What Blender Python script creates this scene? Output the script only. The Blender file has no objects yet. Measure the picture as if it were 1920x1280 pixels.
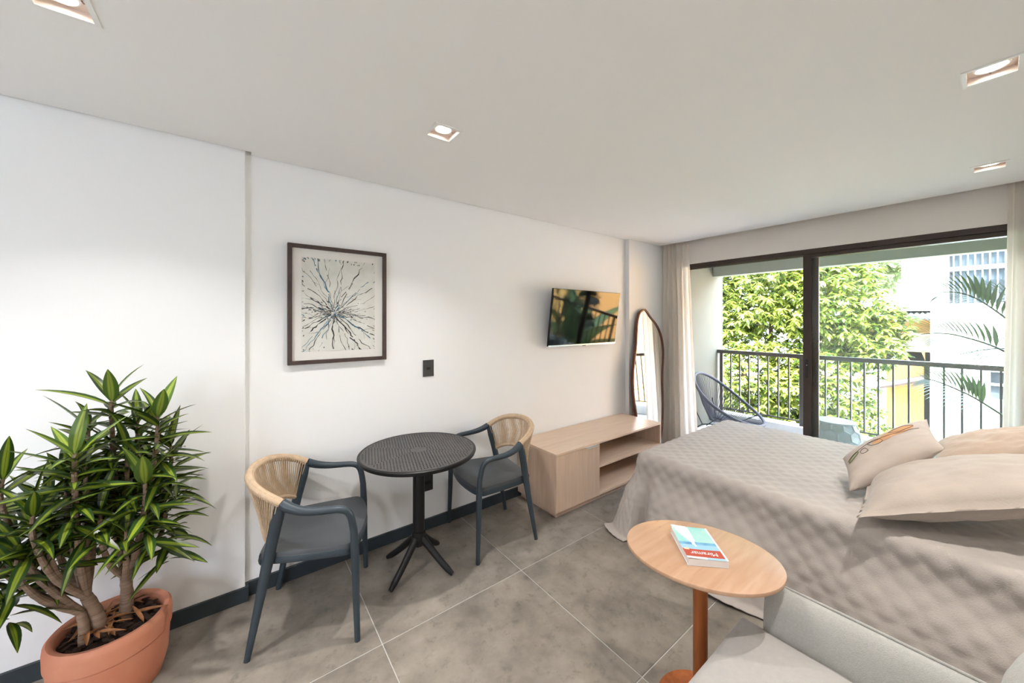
import bpy, bmesh, math, random
from math import sin, cos, pi, radians, hypot, atan2, sqrt
from mathutils import Vector, Matrix, noise, Quaternion
random.seed(7)
SC = bpy.context.scene
COL = SC.collection

# ------------------------------------------------------------------ camera
CAM_H = 1.457
THETA = 0.9191
cam_d = bpy.data.cameras.new('camera')
cam = bpy.data.objects.new('camera', cam_d)
COL.objects.link(cam)
cam.location = (0, 0, CAM_H)
cam.rotation_euler = (pi / 2, 0, THETA - pi / 2)
cam_d.sensor_width = 36.0
cam_d.lens = 676.17 * 36.0 / 1920.0
cam_d.shift_x = -6.45 / 1920.0
cam_d.shift_y = -37.4 / 1920.0
cam_d.clip_start = 0.02
cam_d.clip_end = 300
SC.camera = cam

# ------------------------------------------------------------------ sky, sun, exposure
SKY_STRENGTH = 0.50
SUN_STRENGTH = 5.0
LAMP_W = 1.2
SC.view_settings.view_transform = 'Standard'
SC.view_settings.look = 'None'
SC.view_settings.gamma = 1
SC.view_settings.use_curve_mapping = False
SC.view_settings.exposure = 2.93
sun_dir = Vector((-0.50, -0.38, 0.80)).normalized()
world = bpy.data.worlds.new('sky')
SC.world = world
world.use_nodes = True
wn = world.node_tree
wn.nodes.clear()
wo = wn.nodes.new('ShaderNodeOutputWorld')
wb = wn.nodes.new('ShaderNodeBackground')
ws = wn.nodes.new('ShaderNodeTexSky')
ws.sky_type = 'NISHITA'
ws.sun_disc = False
ws.sun_elevation = math.asin(sun_dir.z)
ws.sun_rotation = atan2(sun_dir.x, sun_dir.y)
ws.dust_density = 3.0
ws.altitude = 20
wmix = wn.nodes.new('ShaderNodeMix')
wmix.data_type = 'RGBA'
wmix.inputs['Factor'].default_value = 0.55
wmix.inputs['B'].default_value = (5.1, 6.0, 7.5, 1)      # thin bright haze over the blue
wn.links.new(ws.outputs[0], wmix.inputs['A'])
wn.links.new(wmix.outputs['Result'], wb.inputs[0])
wb.inputs[1].default_value = SKY_STRENGTH
wn.links.new(wb.outputs[0], wo.inputs[0])
sl = bpy.data.lights.new('sun', 'SUN')
sl.energy = SUN_STRENGTH
sl.angle = radians(0.6)
sl.color = (1.0, 0.97, 0.93)
so = bpy.data.objects.new('sun', sl)
COL.objects.link(so)
so.rotation_euler = sun_dir.to_track_quat('Z', 'Y').to_euler()


# ------------------------------------------------------------------ materials
def nodes_of(name):
    m = bpy.data.materials.new(name)
    m.use_nodes = True
    nt = m.node_tree
    return m, nt, nt.nodes['Principled BSDF']


def setin(b, key, v):
    if key in b.inputs:
        b.inputs[key].default_value = v


def mat(name, color, rough=0.6, metal=0.0, var=0.0, scale=6.0, bump=0.0, bscale=60.0,
        spec=None, stretch=(1, 1, 1), color2=None, trans=0.0, sheen=0.0, coat=0.0):
    m, nt, b = nodes_of(name)
    c = (*color, 1)
    setin(b, 'Base Color', c)
    setin(b, 'Roughness', rough)
    setin(b, 'Metallic', metal)
    if spec is not None:
        setin(b, 'Specular IOR Level', spec)
    if sheen:
        setin(b, 'Sheen Weight', sheen)
    if coat:
        setin(b, 'Coat Weight', coat)
        setin(b, 'Coat Roughness', 0.15)
    tc = nt.nodes.new('ShaderNodeTexCoord')
    mp = nt.nodes.new('ShaderNodeMapping')
    mp.inputs['Scale'].default_value = stretch
    nt.links.new(tc.outputs['Object'], mp.inputs[0])
    if var > 0 or color2:
        n = nt.nodes.new('ShaderNodeTexNoise')
        n.inputs['Scale'].default_value = scale
        n.inputs['Detail'].default_value = 6
        nt.links.new(mp.outputs[0], n.inputs['Vector'])
        r = nt.nodes.new('ShaderNodeValToRGB')
        r.color_ramp.elements[0].position = 0.3
        r.color_ramp.elements[1].position = 0.7
        lo = color2 if color2 else tuple(x * (1 - var) for x in color)
        hi = color if color2 else tuple(min(1, x * (1 + var)) for x in color)
        r.color_ramp.elements[0].color = (*lo, 1)
        r.color_ramp.elements[1].color = (*hi, 1)
        nt.links.new(n.outputs['Fac'], r.inputs[0])
        nt.links.new(r.outputs[0], b.inputs['Base Color'])
    if bump > 0:
        n2 = nt.nodes.new('ShaderNodeTexNoise')
        n2.inputs['Scale'].default_value = bscale
        n2.inputs['Detail'].default_value = 4
        nt.links.new(mp.outputs[0], n2.inputs['Vector'])
        bp = nt.nodes.new('ShaderNodeBump')
        bp.inputs['Strength'].default_value = bump
        bp.inputs['Distance'].default_value = 0.004
        nt.links.new(n2.outputs['Fac'], bp.inputs['Height'])
        nt.links.new(bp.outputs[0], b.inputs['Normal'])
    if trans > 0:
        t = nt.nodes.new('ShaderNodeBsdfTranslucent')
        t.inputs[0].default_value = c
        mx = nt.nodes.new('ShaderNodeMixShader')
        mx.inputs[0].default_value = trans
        out = nt.nodes['Material Output']
        nt.links.new(b.outputs[0], mx.inputs[1])
        nt.links.new(t.outputs[0], mx.inputs[2])
        nt.links.new(mx.outputs[0], out.inputs[0])
    return m


def wood_mat(name, c1, c2, rough=0.45, stretch=(1.2, 14, 14), knots=False):
    m, nt, b = nodes_of(name)
    setin(b, 'Roughness', rough)
    tc = nt.nodes.new('ShaderNodeTexCoord')
    mp = nt.nodes.new('ShaderNodeMapping')
    mp.inputs['Scale'].default_value = stretch
    n = nt.nodes.new('ShaderNodeTexNoise')
    n.inputs['Scale'].default_value = 2.2
    n.inputs['Detail'].default_value = 8
    n.inputs['Distortion'].default_value = 0.6
    r = nt.nodes.new('ShaderNodeValToRGB')
    r.color_ramp.elements[0].position = 0.28
    r.color_ramp.elements[1].position = 0.72
    r.color_ramp.elements[0].color = (*c2, 1)
    r.color_ramp.elements[1].color = (*c1, 1)
    nt.links.new(tc.outputs['Object'], mp.inputs[0])
    nt.links.new(mp.outputs[0], n.inputs['Vector'])
    nt.links.new(n.outputs['Fac'], r.inputs[0])
    last = r.outputs[0]
    if knots:
        mp2 = nt.nodes.new('ShaderNodeMapping')
        mp2.inputs['Scale'].default_value = (5, 13, 5)
        v = nt.nodes.new('ShaderNodeTexVoronoi')
        v.inputs['Scale'].default_value = 1.6
        nt.links.new(tc.outputs['Object'], mp2.inputs[0])
        nt.links.new(mp2.outputs[0], v.inputs['Vector'])
        r2 = nt.nodes.new('ShaderNodeValToRGB')
        r2.color_ramp.elements[0].position = 0.02
        r2.color_ramp.elements[1].position = 0.09
        r2.color_ramp.elements[0].color = (0.45, 0.45, 0.45, 1)
        r2.color_ramp.elements[1].color = (1, 1, 1, 1)
        nt.links.new(v.outputs['Distance'], r2.inputs[0])
        mm = nt.nodes.new('ShaderNodeMix')
        mm.data_type = 'RGBA'
        mm.blend_type = 'MULTIPLY'
        mm.inputs['Factor'].default_value = 0.6
        nt.links.new(last, mm.inputs['A'])
        nt.links.new(r2.outputs[0], mm.inputs['B'])
        last = mm.outputs['Result']
    nt.links.new(last, b.inputs['Base Color'])
    return m


M = {}
M['wall'] = mat('wall_paint', (0.855, 0.865, 0.87), 0.85, bump=0.05, bscale=180)
M['wall_cream'] = mat('cream_paint', (0.85, 0.82, 0.78), 0.85, bump=0.05, bscale=180)
M['ceiling'] = mat('ceiling_paint', (0.85, 0.84, 0.825), 0.9)
M['void'] = mat('ceiling_void_plaster', (0.35, 0.33, 0.30), 0.9)
M['skirting'] = mat('slate_blue_skirting', (0.030, 0.042, 0.052), 0.45, var=0.15)
M['grout'] = mat('pale_grout', (0.50, 0.48, 0.45), 0.9, var=0.1, scale=20)
M['trim_white'] = mat('white_trim', (0.82, 0.82, 0.80), 0.5)
M['bronze'] = mat('bronze_aluminium', (0.050, 0.034, 0.028), 0.42, metal=0.2, var=0.15)
M['black'] = mat('matt_black', (0.012, 0.012, 0.013), 0.45)
M['black_plastic'] = mat('black_resin', (0.009, 0.009, 0.010), 0.40, var=0.25, scale=9, bump=0.1, bscale=300, spec=0.3)
M['top_plastic'] = mat('charcoal_resin_top', (0.050, 0.048, 0.048), 0.42, var=0.3, scale=14, bump=0.1, bscale=300)
M['navy'] = mat('slate_navy_resin', (0.030, 0.046, 0.060), 0.42, var=0.15, scale=5, bump=0.1, bscale=250)
M['seat'] = mat('slate_seat_resin', (0.062, 0.070, 0.078), 0.5, var=0.15, scale=6, bump=0.12, bscale=250)
M['rope'] = mat('tan_cord', (0.54, 0.40, 0.27), 0.8, var=0.12, scale=30, bump=0.4, bscale=400)
M['cabinet'] = wood_mat('pale_oak_laminate', (0.68, 0.50, 0.375), (0.58, 0.42, 0.305), 0.42, (14, 14, 1.3))
M['cabinet_top'] = wood_mat('pale_oak_laminate_top', (0.72, 0.55, 0.42), (0.63, 0.47, 0.35), 0.42, (1.3, 14, 14))
M['table_wood'] = wood_mat('honey_beech', (0.53, 0.34, 0.225), (0.44, 0.26, 0.155), 0.38, (2, 16, 6), True)
M['pole_wood'] = wood_mat('orange_stained_wood', (0.42, 0.125, 0.030), (0.28, 0.075, 0.018), 0.4, (20, 20, 1.5))
M['chrome'] = mat('chrome', (0.75, 0.75, 0.76), 0.2, metal=1.0)
M['satin'] = mat('satin_metal', (0.72, 0.72, 0.72), 0.4, metal=0.3)
M['frame_brown'] = wood_mat('dark_walnut_frame', (0.075, 0.048, 0.042), (0.040, 0.026, 0.024), 0.5, (6, 6, 6))
M['mirror_wood'] = wood_mat('reddish_walnut', (0.16, 0.05, 0.028), (0.09, 0.028, 0.016), 0.4, (4, 4, 4))
M['mat_board'] = mat('ivory_mat_board', (0.80, 0.79, 0.76), 0.85)
M['print_paper'] = mat('print_paper', (0.76, 0.77, 0.73), 0.85, color2=(0.66, 0.665, 0.61), scale=14)
M['ink'] = mat('charcoal_ink', (0.02, 0.028, 0.036), 0.8)
M['ink_blue'] = mat('teal_ink', (0.04, 0.17, 0.27), 0.8)
M['ink_grey'] = mat('grey_wash_ink', (0.33, 0.32, 0.28), 0.8)
M['screen'] = mat('black_screen_glass', (0.006, 0.006, 0.007), 0.045, spec=0.5)
M['terracotta'] = mat('terracotta', (0.52, 0.17, 0.09), 0.72, color2=(0.60, 0.26, 0.16), scale=5, bump=0.15, bscale=90)
M['soil'] = mat('dark_soil', (0.035, 0.022, 0.015), 0.95, var=0.4, scale=40, bump=0.8, bscale=120)
M['bark'] = mat('bark_chip', (0.085, 0.040, 0.026), 0.85, color2=(0.035, 0.018, 0.013), scale=20, bump=0.7, bscale=120)
M['dry_leaf'] = mat('dry_leaf', (0.42, 0.19, 0.075), 0.75, color2=(0.24, 0.09, 0.03), scale=30)
M['stem'] = mat('ringed_stem', (0.33, 0.235, 0.165), 0.85, color2=(0.20, 0.125, 0.085), scale=30, stretch=(0.3, 0.3, 4), bump=0.6, bscale=60)
M['purple'] = mat('purple_petal', (0.20, 0.10, 0.45), 0.6)
M['linen'] = mat('taupe_quilt_cotton', (0.43, 0.385, 0.35), 0.9, var=0.08, scale=3, bump=0.35, bscale=220, sheen=0.2)
M['pillow'] = mat('beige_linen_pillowcase', (0.44, 0.375, 0.32), 0.9, var=0.07, scale=6, bump=0.3, bscale=130, sheen=0.2)
M['pillow_tan'] = mat('sand_linen_pillowcase', (0.46, 0.35, 0.27), 0.9, var=0.07, scale=6, bump=0.3, bscale=130, sheen=0.2)
M['cushion'] = mat('cream_satin_cushion', (0.47, 0.395, 0.34), 0.75, var=0.04, bump=0.1, bscale=200, sheen=0.2)
M['peach'] = mat('peach_print', (0.55, 0.30, 0.15), 0.8)
M['sage'] = mat('sage_print', (0.32, 0.33, 0.20), 0.8)
M['line_ink'] = mat('line_print', (0.03, 0.025, 0.025), 0.8)
M['sofa'] = mat('light_grey_woven_fabric', (0.43, 0.425, 0.395), 0.95, var=0.06, scale=160, bump=0.6, bscale=420, sheen=0.2)
M['sofa_seat'] = mat('pale_grey_seat_fabric', (0.41, 0.39, 0.37), 0.95, var=0.04, scale=50, bump=0.35, bscale=420, sheen=0.2)
M['curtain'] = mat('ivory_voile', (0.93, 0.885, 0.82), 0.9, bump=0.2, bscale=200, trans=0.45, stretch=(1, 1, 0.2))
M['mattress'] = mat('mattress_ticking', (0.7, 0.68, 0.65), 0.9)
M['bedbase'] = mat('dark_bed_base', (0.05, 0.045, 0.04), 0.8)
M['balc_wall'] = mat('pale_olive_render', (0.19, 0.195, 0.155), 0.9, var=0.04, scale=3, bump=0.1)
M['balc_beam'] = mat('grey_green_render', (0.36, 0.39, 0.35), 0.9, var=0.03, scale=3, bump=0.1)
M['balc_floor'] = mat('balcony_porcelain', (0.74, 0.75, 0.77), 0.5, var=0.04)
M['curb'] = mat('pale_stone_curb', (0.72, 0.70, 0.66), 0.7, var=0.05)
M['railing'] = mat('dark_bronze_railing', (0.10, 0.09, 0.082), 0.35, metal=0.4)
M['cord_grey'] = mat('grey_pvc_cord', (0.075, 0.08, 0.10), 0.5)
M['stool'] = mat('pale_blue_glaze', (0.42, 0.47, 0.51), 0.35, var=0.05)
M['white_render'] = mat('white_render', (0.86, 0.86, 0.86), 0.9, var=0.03, scale=1.5)
M['ochre'] = mat('ochre_render', (0.62, 0.33, 0.10), 0.9, var=0.07, scale=0.8)
M['peach_render'] = mat('peach_render', (0.62, 0.44, 0.27), 0.9, var=0.05, scale=0.8)
M['roof_grey'] = mat('fibre_cement', (0.11, 0.11, 0.12), 0.9, var=0.2, scale=3)
M['roof_dark'] = mat('dark_clay_tile', (0.16, 0.10, 0.08), 0.9, var=0.3, scale=5)
M['pane_dark'] = mat('dark_window_pane', (0.035, 0.042, 0.052), 0.5, var=0.5, scale=2.5, spec=0.1)
M['pane_blue'] = mat('blue_window_pane', (0.16, 0.34, 0.66), 0.3)
M['ground'] = mat('paved_yard', (0.32, 0.29, 0.25), 0.95, var=0.2, scale=0.6)
M['trunk'] = mat('tree_bark', (0.22, 0.14, 0.10), 0.95, var=0.35, scale=6, bump=0.8, bscale=12)
M['book_paper'] = mat('book_pages', (0.75, 0.72, 0.69), 0.85)
M['book_red'] = mat('brick_red_cover', (0.46, 0.085, 0.055), 0.22)
M['book_blue'] = mat('sky_blue_cover', (0.32, 0.55, 0.78), 0.22)
M['book_teal'] = mat('sea_green_cover', (0.24, 0.62, 0.60), 0.22, color2=(0.50, 0.68, 0.62), scale=12)
M['book_navy'] = mat('deep_blue_cover', (0.08, 0.20, 0.48), 0.22, color2=(0.22, 0.50, 0.66), scale=25)
M['book_white'] = mat('white_cover', (0.82, 0.86, 0.90), 0.22)
M['book_sand'] = mat('sand_cover', (0.78, 0.58, 0.36), 0.22)
M['lamp_cup'] = mat('warm_white_housing', (0.78, 0.66, 0.58), 0.6)


def floor_tile_mat():
    m, nt, b = nodes_of('concrete_look_porcelain')
    tc = nt.nodes.new('ShaderNodeTexCoord')
    oi = nt.nodes.new('ShaderNodeObjectInfo')
    ad = nt.nodes.new('ShaderNodeVectorMath')
    ad.operation = 'ADD'
    ml = nt.nodes.new('ShaderNodeVectorMath')
    ml.operation = 'SCALE'
    cmb = nt.nodes.new('ShaderNodeCombineXYZ')
    nt.links.new(oi.outputs['Random'], cmb.inputs[0])
    nt.links.new(oi.outputs['Random'], cmb.inputs[1])
    nt.links.new(cmb.outputs[0], ml.inputs[0])
    ml.inputs['Scale'].default_value = 37.0
    nt.links.new(tc.outputs['Object'], ad.inputs[0])
    nt.links.new(ml.outputs[0], ad.inputs[1])
    n1 = nt.nodes.new('ShaderNodeTexNoise')
    n1.inputs['Scale'].default_value = 4.2
    n1.inputs['Detail'].default_value = 9
    n1.inputs['Roughness'].default_value = 0.62
    nt.links.new(ad.outputs[0], n1.inputs['Vector'])
    r1 = nt.nodes.new('ShaderNodeValToRGB')
    e = r1.color_ramp.elements
    e[0].position = 0.30
    e[0].color = (0.150, 0.130, 0.108, 1)
    e[1].position = 0.70
    e[1].color = (0.335, 0.295, 0.250, 1)
    x = e.new(0.5)
    x.color = (0.240, 0.212, 0.180, 1)
    nt.links.new(n1.outputs['Fac'], r1.inputs[0])
    n2 = nt.nodes.new('ShaderNodeTexNoise')
    n2.inputs['Scale'].default_value = 16
    n2.inputs['Detail'].default_value = 10
    n2.inputs['Roughness'].default_value = 0.7
    nt.links.new(ad.outputs[0], n2.inputs['Vector'])
    r2 = nt.nodes.new('ShaderNodeValToRGB')
    r2.color_ramp.elements[0].position = 0.30
    r2.color_ramp.elements[0].color = (0.55, 0.55, 0.55, 1)
    r2.color_ramp.elements[1].position = 0.46
    r2.color_ramp.elements[1].color = (1, 1, 1, 1)
    nt.links.new(n2.outputs['Fac'], r2.inputs[0])
    mm = nt.nodes.new('ShaderNodeMix')
    mm.data_type = 'RGBA'
    mm.blend_type = 'MULTIPLY'
    mm.inputs['Factor'].default_value = 0.8
    nt.links.new(r1.outputs[0], mm.inputs['A'])
    nt.links.new(r2.outputs[0], mm.inputs['B'])
    nt.links.new(mm.outputs['Result'], b.inputs['Base Color'])
    b.inputs['Roughness'].default_value = 0.48
    setin(b, 'Specular IOR Level', 0.35)
    return m


M['tile'] = floor_tile_mat()


def leaf_mat(name, edge, mid, centre, rough=0.4, trans=0.12, tint=0.35):
    m, nt, b = nodes_of(name)
    uv = nt.nodes.new('ShaderNodeUVMap')
    sp = nt.nodes.new('ShaderNodeSeparateXYZ')
    nt.links.new(uv.outputs[0], sp.inputs[0])
    r = nt.nodes.new('ShaderNodeValToRGB')
    e = r.color_ramp.elements
    e[0].position = 0.0
    e[0].color = (*edge, 1)
    e[1].position = 1.0
    e[1].color = (*edge, 1)
    for p, c in ((0.26, edge), (0.36, mid), (0.455, mid), (0.5, centre), (0.545, mid), (0.64, mid), (0.74, edge)):
        q = e.new(p)
        q.color = (*c, 1)
    nt.links.new(sp.outputs[0], r.inputs[0])
    oi = nt.nodes.new('ShaderNodeObjectInfo')
    mr = nt.nodes.new('ShaderNodeMapRange')
    mr.inputs['To Min'].default_value = 1 - tint
    mr.inputs['To Max'].default_value = 1 + tint
    nt.links.new(oi.outputs['Random'], mr.inputs['Value'])
    sc = nt.nodes.new('ShaderNodeVectorMath')
    sc.operation = 'SCALE'
    nt.links.new(r.outputs[0], sc.inputs[0])
    nt.links.new(mr.outputs[0], sc.inputs['Scale'])
    nt.links.new(sc.outputs[0], b.inputs['Base Color'])
    b.inputs['Roughness'].default_value = rough
    t = nt.nodes.new('ShaderNodeBsdfTranslucent')
    nt.links.new(sc.outputs[0], t.inputs[0])
    mx = nt.nodes.new('ShaderNodeMixShader')
    mx.inputs[0].default_value = trans
    out = nt.nodes['Material Output']
    nt.links.new(b.outputs[0], mx.inputs[1])
    nt.links.new(t.outputs[0], mx.inputs[2])
    nt.links.new(mx.outputs[0], out.inputs[0])
    return m


M['dracaena'] = leaf_mat('striped_leaf', (0.020, 0.050, 0.010), (0.200, 0.260, 0.022), (0.070, 0.12, 0.014), 0.32)
M['dracaena_light'] = leaf_mat('young_striped_leaf', (0.08, 0.15, 0.028), (0.30, 0.38, 0.06), (0.14, 0.22, 0.03), 0.32)
M['palm'] = leaf_mat('palm_leaflet', (0.045, 0.10, 0.025), (0.06, 0.13, 0.035), (0.06, 0.13, 0.035), 0.35, 0.25, 0.25)


def tree_mat(name, dark, light, trans=0.45):
    m, nt, b = nodes_of(name)
    g = nt.nodes.new('ShaderNodeNewGeometry')
    r = nt.nodes.new('ShaderNodeValToRGB')
    e = r.color_ramp.elements
    e[0].position = 0.0
    e[0].color = (*dark, 1)
    e[1].position = 1.0
    e[1].color = (*light, 1)
    nt.links.new(g.outputs['Random Per Island'], r.inputs[0])
    nt.links.new(r.outputs[0], b.inputs['Base Color'])
    b.inputs['Roughness'].default_value = 0.30
    setin(b, 'Specular IOR Level', 0.7)
    t = nt.nodes.new('ShaderNodeBsdfTranslucent')
    nt.links.new(r.outputs[0], t.inputs[0])
    mx = nt.nodes.new('ShaderNodeMixShader')
    mx.inputs[0].default_value = trans
    out = nt.nodes['Material Output']
    nt.links.new(b.outputs[0], mx.inputs[1])
    nt.links.new(t.outputs[0], mx.inputs[2])
    nt.links.new(mx.outputs[0], out.inputs[0])
    return m


M['foliage'] = tree_mat('sunlit_foliage', (0.022, 0.060, 0.008), (0.31, 0.345, 0.055), 0.28)
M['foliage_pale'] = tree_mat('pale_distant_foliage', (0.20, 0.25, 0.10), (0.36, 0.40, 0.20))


def glass_mat(name, tint=(0.93, 0.97, 0.95), refl=0.10, haze=0.0):
    m = bpy.data.materials.new(name)
    m.use_nodes = True
    nt = m.node_tree
    nt.nodes.clear()
    out = nt.nodes.new('ShaderNodeOutputMaterial')
    tr = nt.nodes.new('ShaderNodeBsdfTransparent')
    tr.inputs[0].default_value = (*tint, 1)
    gl = nt.nodes.new('ShaderNodeBsdfGlossy')
    gl.inputs['Roughness'].default_value = 0.0
    fr = nt.nodes.new('ShaderNodeFresnel')
    fr.inputs['IOR'].default_value = 1.45
    mx = nt.nodes.new('ShaderNodeMixShader')
    ge = nt.nodes.new('ShaderNodeNewGeometry')          # only the outer face of the sheet reflects
    sb = nt.nodes.new('ShaderNodeMath')
    sb.operation = 'SUBTRACT'
    sb.use_clamp = True
    nt.links.new(fr.outputs[0], sb.inputs[0])
    nt.links.new(ge.outputs['Backfacing'], sb.inputs[1])
    nt.links.new(sb.outputs[0], mx.inputs[0])
    nt.links.new(tr.outputs[0], mx.inputs[1])
    nt.links.new(gl.outputs[0], mx.inputs[2])
    last = mx.outputs[0]
    if haze:
        df = nt.nodes.new('ShaderNodeBsdfTranslucent')
        df.inputs[0].default_value = (0.9, 0.9, 0.9, 1)
        m2 = nt.nodes.new('ShaderNodeMixShader')
        m2.inputs[0].default_value = haze
        nt.links.new(last, m2.inputs[1])
        nt.links.new(df.outputs[0], m2.inputs[2])
        last = m2.outputs[0]
    nt.links.new(last, out.inputs[0])
    return m


M['glass'] = glass_mat('door_glass', (0.95, 0.985, 0.965), haze=0.008)
M['picture_glass'] = glass_mat('picture_glass', (0.99, 0.99, 0.99))
M['mirror_glass'] = mat('silvered_glass', (0.90, 0.91, 0.89), 0.01, metal=1.0)


def emit_mat(name, color, s):
    m = bpy.data.materials.new(name)
    m.use_nodes = True
    nt = m.node_tree
    nt.nodes.clear()
    out = nt.nodes.new('ShaderNodeOutputMaterial')
    e = nt.nodes.new('ShaderNodeEmission')
    e.inputs[0].default_value = (*color, 1)
    e.inputs[1].default_value = s
    nt.links.new(e.outputs[0], out.inputs[0])
    return m


M['lamp'] = emit_mat('lit_lamp_face', (1.0, 0.95, 0.88), 3.0)


# ------------------------------------------------------------------ mesh helpers
class MB:
    """collects geometry and builds ONE mesh object"""
    def __init__(self):
        self.v = []
        self.f = []
        self.mi = []
        self.uv = {}
        self.cur = 0

    def add(self, vs, fs, uvs=None):
        o = len(self.v)
        self.v += [tuple(p) for p in vs]
        for f in fs:
            self.f.append(tuple(i + o for i in f))
            self.mi.append(self.cur)
        if uvs:
            for i, u in enumerate(uvs):
                self.uv[o + i] = u
        return self

    def box(self, x0, y0, z0, x1, y1, z1):
        if x0 > x1: x0, x1 = x1, x0
        if y0 > y1: y0, y1 = y1, y0
        if z0 > z1: z0, z1 = z1, z0
        vs = [(x0, y0, z0), (x1, y0, z0), (x1, y1, z0), (x0, y1, z0), (x0, y0, z1), (x1, y0, z1), (x1, y1, z1), (x0, y1, z1)]
        fs = [(0, 3, 2, 1), (4, 5, 6, 7), (0, 1, 5, 4), (1, 2, 6, 5), (2, 3, 7, 6), (3, 0, 4, 7)]
        return self.add(vs, fs)

    def tube(self, pts, rad, seg=10, closed=False, cap=True, flat=1.0, up=None):
        pts = [Vector(p) for p in pts]
        n = len(pts)
        if not hasattr(rad, '__len__'):
            rad = [rad] * n
        tang = []
        for i in range(n):
            if closed:
                t = pts[(i + 1) % n] - pts[i - 1]
            else:
                t = pts[min(i + 1, n - 1)] - pts[max(i - 1, 0)]
            tang.append(t.normalized() if t.length > 1e-9 else Vector((0, 0, 1)))
        ref = Vector(up) if up else (Vector((0, 0, 1)) if abs(tang[0].z) < 0.9 else Vector((1, 0, 0)))
        nrm = (ref - tang[0] * ref.dot(tang[0])).normalized()
        vs = []
        for i in range(n):
            t = tang[i]
            nrm = nrm - t * nrm.dot(t)
            if nrm.length < 1e-6:
                nrm = t.orthogonal()
            nrm.normalize()
            bi = t.cross(nrm)
            for k in range(seg):
                a = 2 * pi * k / seg
                vs.append(pts[i] + (nrm * cos(a) + bi * sin(a) * flat) * rad[i])
        fs = []
        m = n if closed else n - 1
        for i in range(m):
            j = (i + 1) % n
            for k in range(seg):
                k2 = (k + 1) % seg
                fs.append((i * seg + k, i * seg + k2, j * seg + k2, j * seg + k))
        if cap and not closed:
            fs.append(tuple(reversed(range(seg))))
            fs.append(tuple((n - 1) * seg + k for k in range(seg)))
        return self.add(vs, fs)

    def lathe(self, prof, seg=48, cx=0, cy=0, close=False):
        vs = []
        for r, z in prof:
            for k in range(seg):
                a = 2 * pi * k / seg
                vs.append((cx + r * cos(a), cy + r * sin(a), z))
        fs = []
        n = len(prof)
        for i in range(n - 1):
            for k in range(seg):
                k2 = (k + 1) % seg
                fs.append((i * seg + k, i * seg + k2, (i + 1) * seg + k2, (i + 1) * seg + k))
        if close:
            fs.append(tuple(reversed(range(seg))))
            fs.append(tuple((n - 1) * seg + k for k in range(seg)))
        return self.add(vs, fs)

    def prism(self, poly, z0, z1):
        n = len(poly)
        vs = [(p[0], p[1], z0) for p in poly] + [(p[0], p[1], z1) for p in poly]
        fs = [tuple(reversed(range(n))), tuple(range(n, 2 * n))]
        for i in range(n):
            j = (i + 1) % n
            fs.append((i, j, n + j, n + i))
        return self.add(vs, fs)

    def grid(self, fn, nu, nv, closed_u=False):
        vs = [fn(i / (nu if closed_u else nu - 1), j / (nv - 1)) for j in range(nv) for i in range(nu)]
        fs = []
        for j in range(nv - 1):
            for i in range(nu if closed_u else nu - 1):
                i2 = (i + 1) % nu
                fs.append((j * nu + i, j * nu + i2, (j + 1) * nu + i2, (j + 1) * nu + i))
        return self.add(vs, fs)

    def xf(self, mtx):
        self.v = [tuple(mtx @ Vector(p)) for p in self.v]
        return self

    def mesh(self, name, mats, smooth=False, bevel=0.0, bseg=2, origin=None, angle=35):
        me = bpy.data.meshes.new(name)
        vs = self.v
        if origin:
            ox, oy, oz = origin
            vs = [(a - ox, b - oy, c - oz) for a, b, c in vs]
        me.from_pydata(vs, [], self.f)
        if not isinstance(mats, (list, tuple)):
            mats = [mats]
        for m_ in mats:
            me.materials.append(m_)
        me.polygons.foreach_set('material_index', self.mi)
        if self.uv:
            ul = me.uv_layers.new(name='UVMap')
            for lp in me.loops:
                ul.data[lp.index].uv = self.uv.get(lp.vertex_index, (0, 0))
        if bevel > 0:
            bm = bmesh.new()
            bm.from_mesh(me)
            ed = [e for e in bm.edges if len(e.link_faces) == 2 and e.calc_face_angle(0) > radians(30)]
            bmesh.ops.bevel(bm, geom=ed, offset=bevel, segments=bseg, profile=0.5, affect='EDGES', clamp_overlap=True)
            bm.to_mesh(me)
            bm.free()
        if smooth:
            me.polygons.foreach_set('use_smooth', [True] * len(me.polygons))
            try:
                me.set_sharp_from_angle(angle=radians(angle))
            except Exception:
                pass
        me.update()
        return me


def link(name, me, parent=None, loc=None, rot=None, **props):
    o = bpy.data.objects.new(name, me)
    COL.objects.link(o)
    if parent is not None:
        o.parent = parent
    if loc is not None:
        o.location = loc
    if rot is not None:
        o.rotation_euler = rot
    for k, v in props.items():
        o[k] = v
    return o


def build(mb, name, mats, parent=None, smooth=False, bevel=0.0, bseg=2, angle=35, local=True, **props):
    """mesh in parent-local coordinates (parents are empties; world coords minus parent location when local=False)"""
    me = mb.mesh(name, mats, smooth, bevel, bseg, angle=angle)
    return link(name, me, parent, **props)


def thing(name, label, cat, loc=(0, 0, 0), rotz=0.0, group=None):
    o = bpy.data.objects.new(name, None)
    COL.objects.link(o)
    o.location = loc
    o.rotation_euler = (0, 0, rotz)
    o.empty_display_size = 0.05
    o['label'] = label
    o['category'] = cat
    if group:
        o['group'] = group
    return o


def struct(name, mb, mats, parent=None, label=None, bevel=0.0, **kw):
    me = mb.mesh(name, mats, bevel=bevel, **kw)
    o = link(name, me, parent)
    if parent is None:
        o['kind'] = 'structure'
    if label:
        o['label'] = label
    return o


def sempty(name, label=None, loc=(0, 0, 0)):
    o = bpy.data.objects.new(name, None)
    COL.objects.link(o)
    o.location = loc
    o['kind'] = 'structure'
    if label:
        o['label'] = label
    return o


def copy_tree(o, parent=None):
    c = o.copy()
    COL.objects.link(c)
    c.parent = parent
    for ch in list(o.children):
        copy_tree(ch, c)
    return c


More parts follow.
